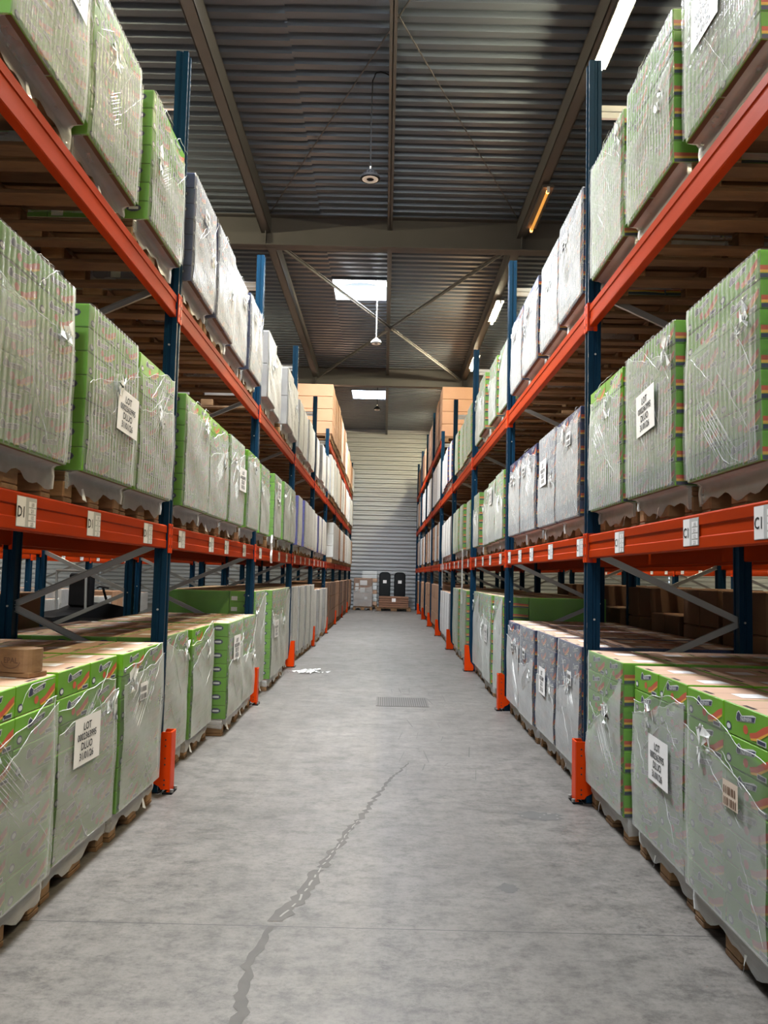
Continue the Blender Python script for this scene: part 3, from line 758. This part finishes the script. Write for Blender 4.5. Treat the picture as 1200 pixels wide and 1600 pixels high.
    for i in range(7):
        p = Vector((.014, cy + r.uniform(-.06, .06), cz + r.uniform(-.06, .06))); vs = [p + Vector((r.uniform(0, .018), r.uniform(-.045, .045), r.uniform(-.05, .05))) for _ in range(5)]
        m.raw(vs, [(0, 1, 2), (0, 2, 3), (1, 2, 4), (2, 3, 4)], 'film_dense', True)
    # torn tails below the hem
    for i in range(1 if r.random() < .5 else 0):
        y = r.uniform(-hw * .9, hw * .9); x = -inset + .006
        vs = [(x, y - .012, .08), (x, y + .012, .085), (x + .012, y + .01, .045), (x + .004, y - .004, .03), (x + .02, y + .014, .018)]
        m.raw(vs, [(0, 1, 2, 3), (3, 2, 4)], 'film_dense', True)
    return m.mesh('stretch_film')
FM = {}
def film_for(lvl, dim, seed, kmat, detail, cover=1., overlay=None):
    key = (dim['w'], dim['n'], dim['h'], seed, kmat, detail, cover, overlay)
    if key not in FM: FM[key] = film_mesh(dim['w'], dim['n'], dim['h'], dim['inset'], seed, kmat, detail, cover, overlay)
    return FM[key]

def lot_sheet(tilt=0.):
    m = MB(); hw, hh = .16, .112; s = 0.
    ca, sa = math.cos(tilt), math.sin(tilt)
    f = lambda u, v, o=0.: (o + .004 * math.sin(u * 9), u * ca - v * sa, u * sa + v * ca)
    n = 8
    for i in range(n):
        u0, u1 = -hw + 2 * hw * i / n, -hw + 2 * hw * (i + 1) / n
        m.poly([f(u0, -hh), f(u1, -hh), f(u1, hh), f(u0, hh)], 'paper', True)
    for body, v, sz in (('LOT', .048, .05), ('0002363995', .004, .046), ('DLUO', -.042, .05), ('31/01/26', -.088, .048)):
        m.text(body, sz, 'ink', lambda u, w: f(u - .01, w + v, .0015), bold=.02)
    return m.mesh('lot_sheet')
LOT = [lot_sheet(0), lot_sheet(-.06), lot_sheet(.05)]
def small_label(kind):
    m = MB(); k = 'beige' if kind == 'beige' else 'paper'
    m.poly([(0, -.07, -.05), (0, .07, -.05), (0, .07, .05), (0, -.07, .05)], k)
    r = random.Random(3)
    for row in (-.03, .012):
        y = -.06
        while y < .055:
            ww = r.uniform(.003, .012); m.poly([(.001, y, row - .014), (.001, y + ww, row - .014), (.001, y + ww, row + .016), (.001, y, row + .016)], 'ink' if kind != 'beige' else 'cardd'); y += ww + r.uniform(.004, .012)
    return m.mesh('bar_code_label')
BAR = small_label('white'); BARB = small_label('beige')

# ------------------------------------------------------------------ loads in the racks
DEF = [.17, 1.05, 1.93, 2.80]
STARTS = {(-1, 0, 0): [2.86, 3.73, 4.58], (-1, 0, 1): [5.74, 6.60, 7.54, 8.40], (1, 0, 0): [2.95, 3.80, 4.73], (1, 0, 1): [5.80, 6.70, 7.53, 8.40],
          (-1, 1, 0): [2.88, 3.84, 4.70], (1, 1, 0): [2.12, 3.03, 3.88, 4.78], (1, 1, 1): [5.92, 6.74, 7.60, 8.45],
          (-1, 2, 0): [2.92, 3.78, 4.70], (1, 2, 0): [2.98, 3.91, 4.78], (-1, 1, 1): [5.78, 6.63, 7.50, 8.42], (-1, 2, 1): [5.72, 6.56, 7.40, 8.24]}
KIND = {}
for s in (-1, 1):
    for l in range(3):
        for bnum in range(5):
            KIND[(s, l, bnum)] = 'green'
for l in (0, 1, 2): KIND[(1, l, 1)] = 'blue'
KIND[(-1, 2, 1)] = 'blue'
for bnum in (2, 3, 4): KIND[(-1, 2, bnum)] = 'grey'
KIND[(-1, 1, 3)] = 'purple'; KIND[(-1, 1, 4)] = 'purple'; KIND[(-1, 0, 3)] = 'grey'; KIND[(-1, 0, 4)] = 'grey'
KIND[(1, 2, 4)] = 'purple'; KIND[(1, 1, 4)] = 'grey'; KIND[(1, 0, 3)] = 'green'; KIND[(1, 0, 4)] = 'grey'
SIDE = {-1: 'left', 1: 'right'}
LEVEL = {0: 'floor level', 1: 'lower beam', 2: 'upper beam', 3: 'top beam'}
COL = {'green': 'green cartons', 'blue': 'dark blue cartons', 'grey': 'grey goods', 'purple': 'violet cartons', 'card': 'brown cartons', 'cardd': 'dark brown cartons', 'white': 'white goods'}
def where(s, l, bay, k, nslots):
    nth = ['first', 'second', 'third', 'fourth'][k]
    if bay == 0:
        back = ['the one beside', 'second before', 'third before', 'fourth before'][nslots - 1 - k]
        return '%s %s, %s the first blue upright' % (SIDE[s], LEVEL[l], back)
    return '%s %s, %s past the %s blue upright' % (SIDE[s], LEVEL[l], nth, ordn[bay - 1])
SHEETS = {(-1, 0, 0, 1): (4.06, .65, 0), (1, 0, 0, 1): (4.14, .585, 0), (-1, 1, 0, 1): (4.40, 2.29, 1), (1, 1, 0, 2): (4.26, 2.34, 2), (-1, 2, 0, 0): (3.42, 4.02, 1), (1, 2, 0, 0): (3.44, 3.95, 1),
          (1, 0, 1, 1): (7.15, .60, 0), (-1, 0, 1, 2): (7.9, .76, 0), (-1, 1, 1, 2): (8.1, 2.36, 0), (1, 1, 1, 1): (7.2, 2.38, 0)}
OVER = {(1, 0, 0, 0): (.72, -.10), (1, 0, 0, 1): (.80, .10), (1, 0, 0, 2): (.62, .26), (-1, 0, 0, 0): (.70, .17), (-1, 0, 0, 1): (.73, .06), (-1, 0, 0, 2): (.86, .06), (-1, 1, 0, 0): (.70, -.05), (1, 1, 0, 1): (.74, .05)}
COVER = {(1, 0, 0, 0): .88, (1, 0, 0, 1): .86, (-1, 0, 0, 0): .80, (-1, 0, 0, 1): .84, (-1, 0, 0, 2): .95, (1, 1, 0, 2): 1., (1, 1, 0, 3): .86}
count = 0
for s in (-1, 1):
    for l in range(3):
        for bay in range(5):
            st = STARTS.get((s, l, bay)) or [UP[bay] + q for q in DEF]
            kind = KIND[(s, l, bay)]
            dim = dict(DIM[l])
            if bay >= 2 and l: dim['w'] = .715
            if l == 0 and bay in (2, 3): dim = dict(DIMT)
            if l == 0 and bay == 4: dim = dict(DIMT, n=8)
            for k, y in enumerate(st):
                count += 1
                r = random.Random(count * 13)
                near = bay <= 1
                z = 0 if l == 0 else ZB[l - 1] + .003
                xface = (1.415 if s < 0 else 1.365) + r.uniform(-.015, .02) + (0 if l == 0 else .005)
                if bay >= 2: xface += r.uniform(-.03, .04)
                if (s, l, bay) == (-1, 0, 1): xface += (.08, .08, -.04, 0.)[k]
                yc = y + dim['w'] / 2 + (r.uniform(-.01, .01) if near else r.uniform(-.02, .02))
                t = thing('wrapped_pallet_load', 'film-wrapped %s, %s' % (COL[kind], where(s, l, bay, k, len(st))), 'pallet load',
                          (s * xface, yc, z), (0 if s < 0 else PI) + r.uniform(-.007, .007), 'wrapped pallet loads in the %s rack' % SIDE[s])
                ins = dim['inset']; w, n, h = dim['w'], dim['n'], dim['h']
                ky = -1 if s < 0 else 1
                if near:
                    p = place('pallet', PB, t, (-ins, 0, 0))
                    for (bx, by, bw) in BLK: place('block', BC if bw > .12 else BE, p, (bx, by, .022))
                    cm = carton_mesh(kind, w / 2, h)
                    for c in (0, 1):
                        for q in range(n): place('carton', cm, t, (r.uniform(-.006, 0), -w / 2 + w / 4 + c * w / 2, PZ + q * h))
                    if l == 0:
                        for c in (0, 1):
                            for rr in range(3): place('carton', cm, t, (-.30 - rr * .29 - .002, -w / 2 + w / 4 + c * w / 2, PZ + (n - 1) * h))
                    rest = place('cartons_behind', rest_mesh(kind, w, n, h, -.302, l == 0), t)
                    km = 'film_rib' if l else 'film'
                    cov = COVER.get((s, l, bay, k), 1. if r.random() < .6 else r.uniform(.86, .95))
                    ov = OVER.get((s, l, bay, k))
                    place('stretch_film', film_for(l, dim, count % 5 if ov is None and cov >= 1 else 100 + count, km, True, cov, ov), t)
                else:
                    place('pallet', PFULL, t, (-ins, 0, 0))
                    place('cartons', full_mesh(kind, w, n, h), t)
                    place('stretch_film', film_for(l, dim, 40 + count % 3, 'film_milky' if kind in ('grey', 'purple') else 'film', bay == 2, 1.), t)
                sh = SHEETS.get((s, l, bay, k))
                if sh:
                    o = place('lot_sheet', LOT[sh[2]], t, (.024, (sh[0] - yc) * (1 if s < 0 else -1), sh[1] - z)); o['label'] = 'white paper sheet printed with lot and date'
                elif bay == 2 and k == 1 and l < 2:
                    o = place('lot_sheet', LOT[0], t, (.024, 0, .75)); o['label'] = 'white paper sheet printed with lot and date'
                elif near and kind == 'blue' and k != 1:
                    place('bar_code_label', BAR, t, (.022, r.uniform(-.2, .2), .75), PI * 0)
                if (s, l, bay, k) == (1, 0, 0, 0):
                    o = place('bar_code_label', BARB, t, (.024, .12, .66)); o['label'] = 'beige bar code label'
                if (s, l, bay, k) == (-1, 0, 0, 2):
                    place('bar_code_label', BAR, t, (.024, -.06, .76))

# far bays (5-8): four levels, a few pixels each
SIMPLE = {}
def simple_load(kind, H, w=.78):
    key = (kind, H)
    if key not in SIMPLE:
        m = MB()
        i0 = PFULL
        for y, ww in ((-.35, .1), (0, .145), (.35, .1)):
            m.box(-1.2, -.03, y - ww / 2, y + ww / 2, .0, .022, 'wood')
            for x in (-.1, -.6, -1.12): m.box(x - .07, x + .07, y - ww / 2, y + ww / 2, .022, .1, 'woodblk')
        m.box(-1.2, -.03, -.4, .4, .1, .144, 'wood')
        k = {'card': 'card', 'cardd': 'cardd', 'grey': 'grey_c', 'white': 'white', 'purple': 'purple', 'green': 'green'}[kind]
        nn = max(2, round(H / .33))
        for q in range(nn):
            for c in (0, 1): m.bev(-1.17, 0, -w / 2 + c * w / 2 + .002, -w / 2 + (c + 1) * w / 2 - .002, PZ + q * H / nn + .002, PZ + (q + 1) * H / nn - .002, .01, k, {'+z': 'card'})
        if kind not in ('cardd', 'card'):
            vs = [(.008, -w / 2 - .004, PZ - .04), (.008, w / 2 + .004, PZ - .04), (.008, w / 2 + .004, PZ + H), (.008, -w / 2 - .004, PZ + H)]
            m.poly(vs, 'film_milky')
            for q in (-1, 1): m.poly([(.008, q * (w / 2 + .004), PZ - .04), (-1.18, q * (w / 2 + .004), PZ - .04), (-1.18, q * (w / 2 + .004), PZ + H), (.008, q * (w / 2 + .004), PZ + H)], 'film_milky')
        SIMPLE[key] = m.mesh('pallet_load')
    return SIMPLE[key]
FARK = {(-1, 0): ['cardd', 'cardd', 'card', 'card'], (-1, 1): ['white', 'white', 'grey', 'card'], (-1, 2): ['grey', 'white', 'white', 'card'], (-1, 3): ['card', 'card', 'card', 'white'],
        (1, 0): ['card', 'card', 'cardd', 'card'], (1, 1): ['grey', 'card', 'white', 'card'], (1, 2): ['grey', 'white', 'card', 'white'], (1, 3): ['card', 'cardd', 'cardd', 'card']}
for s in (-1, 1):
    for l in range(4):
        for bay in range(5, 9):
            for k, q in enumerate(DEF):
                count += 1; r = random.Random(count * 7)
                if l == 1 and bay == 5 and k < 2 and s < 0: continue
                kind = FARK[(s, l)][(k + bay) % 4] if bay > 5 else FARK[(s, l)][k % 2]
                H = {0: 1.1, 1: .95, 2: .98, 3: 1.15}[l]
                if l == 3: H = (1.28, 1.22, 1.0, .9)[bay - 5]
                z = 0 if l == 0 else ZB[l - 1] + .003
                o = place('pallet_load', simple_load(kind, H), None, (s * 1.4 + r.uniform(-.02, .02), UP[bay] + q + .4, z), 0 if s < 0 else PI)
                tag(o, 'far %s, %s' % (COL[kind], where(s, l, bay, k, 4)), 'pallet load', 'distant pallet loads in the %s rack' % SIDE[s])

# back-to-back rows, floor level and lower beam, seen in the dark gaps
for s in (-1, 1):
    for bay in range(0, 4):
        for k, q in enumerate((.2, 1.1, 2.0, 2.85)):
            y = BK[bay] + q + .4
            if y < 4.4: continue
            count += 1; r = random.Random(count)
            x = s * (2.72 + r.uniform(0, .04))
            if bay == 1 and s < 0 and k == 3: continue
            if (s < 0 and bay >= 1) : 
                if bay > 1 or k > 0: continue
            H = (1.12 if s < 0 else 1.25) + (0 if s < 0 else r.choice((0, 0, -.25)))
            if s > 0 and bay == 3: continue
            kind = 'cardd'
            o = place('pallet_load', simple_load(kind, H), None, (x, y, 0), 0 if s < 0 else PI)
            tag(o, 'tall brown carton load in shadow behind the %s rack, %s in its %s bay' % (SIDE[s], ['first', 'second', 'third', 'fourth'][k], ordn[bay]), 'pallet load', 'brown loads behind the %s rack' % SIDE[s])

# loads across the next aisle
for s in (-1, 1):
    for i, y in enumerate((9.9, 10.9, 12.8, 13.8, 15.9, 16.8, 19., 19.9, 22.)):
        H = (.72, .9, .7, .8)[i % 4]
        kind = ('grey', 'white', 'card', 'grey', 'white')[i % 5]
        o = place('pallet_load', simple_load(kind, H), None, (s * 6.32, y, 0), 0 if s < 0 else PI)
        tag(o, 'low %s across the next aisle on the %s, %s from near end' % (COL[kind], SIDE[s], ordn[i]), 'pallet load', 'loads across the %s aisle' % SIDE[s])

# broken pallet piece lying on the nearest left load
t = thing('pallet_piece', 'broken wooden pallet corner stamped EPAL lying on the nearest left load', 'pallet piece', (-1.53, 3.56, 1.003), -.25)
m = MB(); n = 18
def rblock(hx, hy, h, z0, rr, k):
    pts = []
    for cx, cy, a0 in ((hx - rr, hy - rr, 0), (-hx + rr, hy - rr, PI / 2), (-hx + rr, -hy + rr, PI), (hx - rr, -hy + rr, 1.5 * PI)):
        for i in range(5): pts.append((cx + rr * math.cos(a0 + PI / 2 * i / 4), cy + rr * math.sin(a0 + PI / 2 * i / 4)))
    m.prism(pts, z0, z0 + h, 'z', k)
rblock(.085, .062, .095, .022, .045, 'woodblk')
Y = -.0632
m.text('EPAL', .032, 'cardd', lambda u, v: (u, Y, .060 + v), bold=.02)
for i in range(28):
    a, a2 = PI * i / 28 + PI, PI * (i + 1) / 28 + PI
    m.poly([(.045 * math.cos(a), Y, .066 + .03 * math.sin(a)), (.045 * math.cos(a2), Y, .066 + .03 * math.sin(a2)), (.042 * math.cos(a2), Y, .066 + .026 * math.sin(a2)), (.042 * math.cos(a), Y, .066 + .026 * math.sin(a))], 'cardd')
place('block', m.mesh('stamped_block'), t)
m = MB(); m.bev(-.75, .085, -.055, .065, 0, .022, .003, 'wood'); place('board', m.mesh('bottom_board'), t)

# ------------------------------------------------------------------ goods by the end wall
t = thing('wrapped_pallet_load', 'brown wrapped pallet with white papers on it by the end wall', 'pallet load', (-.86, 34.6, 0), -PI / 2)
place('pallet', PFULL, t, (0, 0, 0), 0, (.9, 1, 1))
m = MB()
for q in range(4): m.bev(-1.0, -.02, -.38, .38, PZ + q * .295, PZ + q * .295 + .29, .012, 'card')
for (y, z, a, bb) in ((-.25, 1.05, .07, .06), (-.25, .9, .07, .05), (.02, 1.13, .15, .1), (-.02, .83, .1, .1), (.12, .5, .06, .05)): m.poly([(-.005, y - a, z - bb), (-.005, y + a, z - bb), (-.005, y + a, z + bb), (-.005, y - a, z + bb)], 'paper')
place('cartons', m.mesh('brown_cartons'), t)
dm = dict(w=.78, n=10, h=.118, inset=.03); place('stretch_film', film_for(0, dm, 77, 'film', True), t)
t = thing('carton_pallet', 'wide pallet of flat brown cartons in front of the two black tubs', 'pallet load', (.43, 34.2, 0), -PI / 2)
place('pallet', PFULL, t, (0, 0, 0), 0, (.8, 1.75, 1))
m = MB()
for q in range(5): m.bev(-.85, -.08 - .012 * (q % 2), -.62 + .01 * (q % 2), .6, PZ + q * .09, PZ + q * .09 + .08, .008, 'cardr')
m.poly([(-.078, -.09, .38), (-.078, .07, .38), (-.078, .07, .52), (-.078, -.09, .52)], 'paper')
place('cartons', m.mesh('flat_cartons'), t)
for i, x in enumerate((.04, .68)):
    t = thing('plastic_tub', 'upright black rounded plastic tub with a white label, %s one at the end wall' % ('left' if i == 0 else 'right'), 'tub', (x, 35.6, 0), -PI / 2, 'black tubs at the end wall')
    m = MB()
    prof = [(-.24, .55), (.24, .55)] + [(.24 * math.cos(a), 1.42 + .16 * math.sin(a)) for a in [PI * j / 12 for j in range(13)]]
    vs = [(0, y * .88, .05 + (z - .05) * .985) for y, z in prof[1:]]
    body = [(.24, .0)] + [(.24 if j < 3 else .24 * math.cos((j - 3) / 9 * PI / 2) ** .6, 1.44 + .16 * math.sin(min(1, max(0, (j - 3) / 9)) * PI / 2)) for j in range(13)]
    pr = [(y, z) for y, z in body] + [(-y, z) for y, z in reversed(body)]
    big = pr; small = [(y * .86, .03 + z * .965) for y, z in pr]; n_ = len(pr)
    m.raw([(-.30, y, z) for y, z in big] + [(-.04, y, z) for y, z in big] + [(0, y, z) for y, z in small],
          [(j, j + 1, n_ + j + 1, n_ + j) for j in range(n_ - 1)] + [(n_ + j, n_ + j + 1, 2 * n_ + j + 1, 2 * n_ + j) for j in range(n_ - 1)] + [tuple(range(2 * n_, 3 * n_)), tuple(range(n_ - 1, -1, -1)), (n_ - 1, 0, n_, 2 * n_ - 1), (2 * n_ - 1, n_, 2 * n_, 3 * n_ - 1)], 'black')
    place('shell', m.mesh('tub_shell'), t)
    m = MB(); m.poly([(.004, -.075, 1.12), (.004, .075, 1.12), (.004, .075, 1.25), (.004, -.075, 1.25)], 'paper'); place('label', m.mesh('tub_label'), t)
    m = MB()
    for a in (-1, 1):
        for z in [.1 + .1 * q for q in range(15)]: m.bar((-.05, a * .265, z), (-.02, a * .30, z + .06), .03, .02, 'white', (1, 0, 0))
    m.box(-.2, -.05, -.30, .30, 1.60, 1.63, 'white'); place('packing_film', m.mesh('packing'), t)
t = thing('wrapped_pallet_load', 'white crumpled wrapped stack against the end wall, behind the brown pallet with papers', 'pallet load', (-.62, 36.05, 0), -PI / 2)
m = MB()
rr = random.Random(8)
for q in range(9): m.bev(-.7 + rr.uniform(-.02, .02), rr.uniform(-.03, .02), -.33, .33, PZ + q * .165, PZ + q * .165 + .16, .02, 'white' if q % 3 else 'cardp')
place('cartons', m.mesh('white_stack'), t); place('pallet', PFULL, t, (0, 0, 0), 0, (.7, .9, 1))

# ------------------------------------------------------------------ loose film
r = random.Random(12); m = MB()
for i in range(46):
    p = Vector((r.gauss(0, .09), r.gauss(0, .14), .004)); vs = [p + Vector((r.uniform(-.07, .07), r.uniform(-.1, .1), r.uniform(0, .03))) for _ in range(4)]
    m.raw(vs, [(0, 1, 2), (1, 2, 3)], 'film_dense', True)
o = place('film_scrap', m.mesh('film_scrap'), None, (-1.12, 12.5, 0)); tag(o, 'crumpled scrap of clear film on the floor by the third left guard', 'plastic film')
def hanging(name, x, y, z1, z0, lab, seed):
    r = random.Random(seed); m = MB(); L_ = []
    n = 14
    for i in range(n + 1):
        z = z1 + (z0 - z1) * i / n; wv = .02 * math.sin(i * .9 + seed)
        L_.append((z, wv, r.uniform(.012, .035)))
    for (za, a, wa), (zb, c, wb) in zip(L_, L_[1:]):
        m.poly([(0, a - wa, za), (0, a + wa, za), (0, c + wb, zb), (0, c - wb, zb)], 'film_dense', True)
        m.poly([(0, a + wa, za), (.02, a + wa * .3, za), (.02, c + wb * .3, zb), (0, c + wb, zb)], 'film_dense', True)
    o = place(name, m.mesh(name), None, (x, y, 0)); tag(o, lab, 'plastic film', 'strips of film hanging off the beams')
hanging('hanging_film_strip', 1.29, 13.9, 1.93, 1.02, 'long strip of loose film hanging from the right lower beam past the third upright', 3)
hanging('hanging_film_strip', 1.33, 19.2, 1.93, 1.2, 'short strip of loose film hanging from the right lower beam past the fourth upright', 5)
hanging('hanging_film_strip', -1.41, 10.3, 1.93, 1.58, 'curled strip of loose film hanging from the left lower beam past the second upright', 8)

# ------------------------------------------------------------------ truck in the next aisle
t = thing('pallet_truck', 'dark ride-on pallet truck standing in the next aisle beyond the left rack', 'pallet truck', (-4.75, 13.4, 0), 1.0)
m = MB(); m.prism([(-.9, .08), (.55, .08), (.6, .5), (.45, .85), (.1, .92), (-.25, .80), (-.9, .72)], -.38, .38, 'y', 'blackm'); place('chassis', m.mesh('truck_chassis'), t)
m = MB(); m.bev(-.16, -.06, -.28, .28, .85, 1.38, .03, 'blackm'); m.bev(-.12, .3, -.28, .28, .80, .9, .03, 'blackm'); place('seat', m.mesh('truck_seat'), t)
m = MB(); m.tube([(.42, 0, .85), (.3, 0, 1.15)], .02, 'blackm'); m.tube([(.3, -.14, 1.15), (.24, 0, 1.17), (.3, .14, 1.15)], .015, 'blackm'); place('tiller', m.mesh('tiller'), t)
m = MB()
for yy in (-.36, .36): m.tube([(-.3, yy, .8), (-.32, yy, 1.42)], .02, 'galv')
m.tube([(-.32, -.36, 1.42), (-.32, .36, 1.42)], .02, 'galv'); place('guard_rail', m.mesh('guard_rail'), t)
for yy in (-.2, .2):
    m = MB(); m.bev(-2.0, -.9, yy - .08, yy + .08, .06, .12, .01, 'blackm'); place('fork', m.mesh('fork'), t)
for xx in (-.6, .35):
    for yy in (-.36, .36):
        m = MB(); m.tube([(xx, yy - .04, .1), (xx, yy + .04, .1)], .1, 'black', 18); place('wheel', m.mesh('wheel'), t)

# area light added at the closed front wall, standing in for door daylight
ld = bpy.data.lights.new('door_light_stand_in', 'AREA'); ld.shape = 'RECTANGLE'; ld.size = 4.6; ld.size_y = 4.2; ld.energy = 55; ld.color = (.94, .97, 1.)
lo = bpy.data.objects.new('door_light_stand_in', ld); C.objects.link(lo); lo.location = (0, YB + .1, 2.2); lo.rotation_euler = (PI / 2, 0, 0)

# ------------------------------------------------------------------ world, camera, render look
wd = bpy.data.worlds.new('world'); bpy.context.scene.world = wd; wd.use_nodes = True
wd.node_tree.nodes['Background'].inputs[0].default_value = (.6, .7, .8, 1); wd.node_tree.nodes['Background'].inputs[1].default_value = .3
pi_, ro, ya = 0.0757, 0.0230, -0.0018
import json
f_px = 1300.
cy, sy = math.cos(ya), math.sin(ya); cp, sp = math.cos(pi_), math.sin(pi_)
F = Vector((sy * cp, cy * cp, sp)); R = Vector((cy, -sy, 0)); U = R.cross(F)
cr, sr = math.cos(ro), math.sin(ro); R2 = R * cr + U * sr; U2 = U * cr - R * sr
cd = bpy.data.cameras.new('camera'); co = bpy.data.objects.new('camera', cd); C.objects.link(co)
mt = Matrix((R2, U2, -F)).transposed().to_4x4(); mt.translation = Vector((0, 0, 1.463)); co.matrix_world = mt
cd.sensor_fit = 'VERTICAL'; cd.sensor_height = 36; cd.sensor_width = 27; cd.lens = f_px / 1600 * 36; cd.clip_start = .05; cd.clip_end = 200
sc = bpy.context.scene; sc.camera = co
sc.view_settings.view_transform = 'Standard'; sc.view_settings.look = 'None'; sc.view_settings.gamma = 1; sc.view_settings.exposure = 2.12
sc.cycles.max_bounces = 7; sc.cycles.diffuse_bounces = 3; sc.cycles.glossy_bounces = 3; sc.cycles.transparent_max_bounces = 14
sc.cycles.caustics_reflective = False; sc.cycles.caustics_refractive = False; sc.cycles.sample_clamp_indirect = 6
sc.cycles.use_denoising = True
sc.cycles.denoising_input_passes = 'RGB_ALBEDO_NORMAL'; sc.cycles.denoising_prefilter = 'ACCURATE'
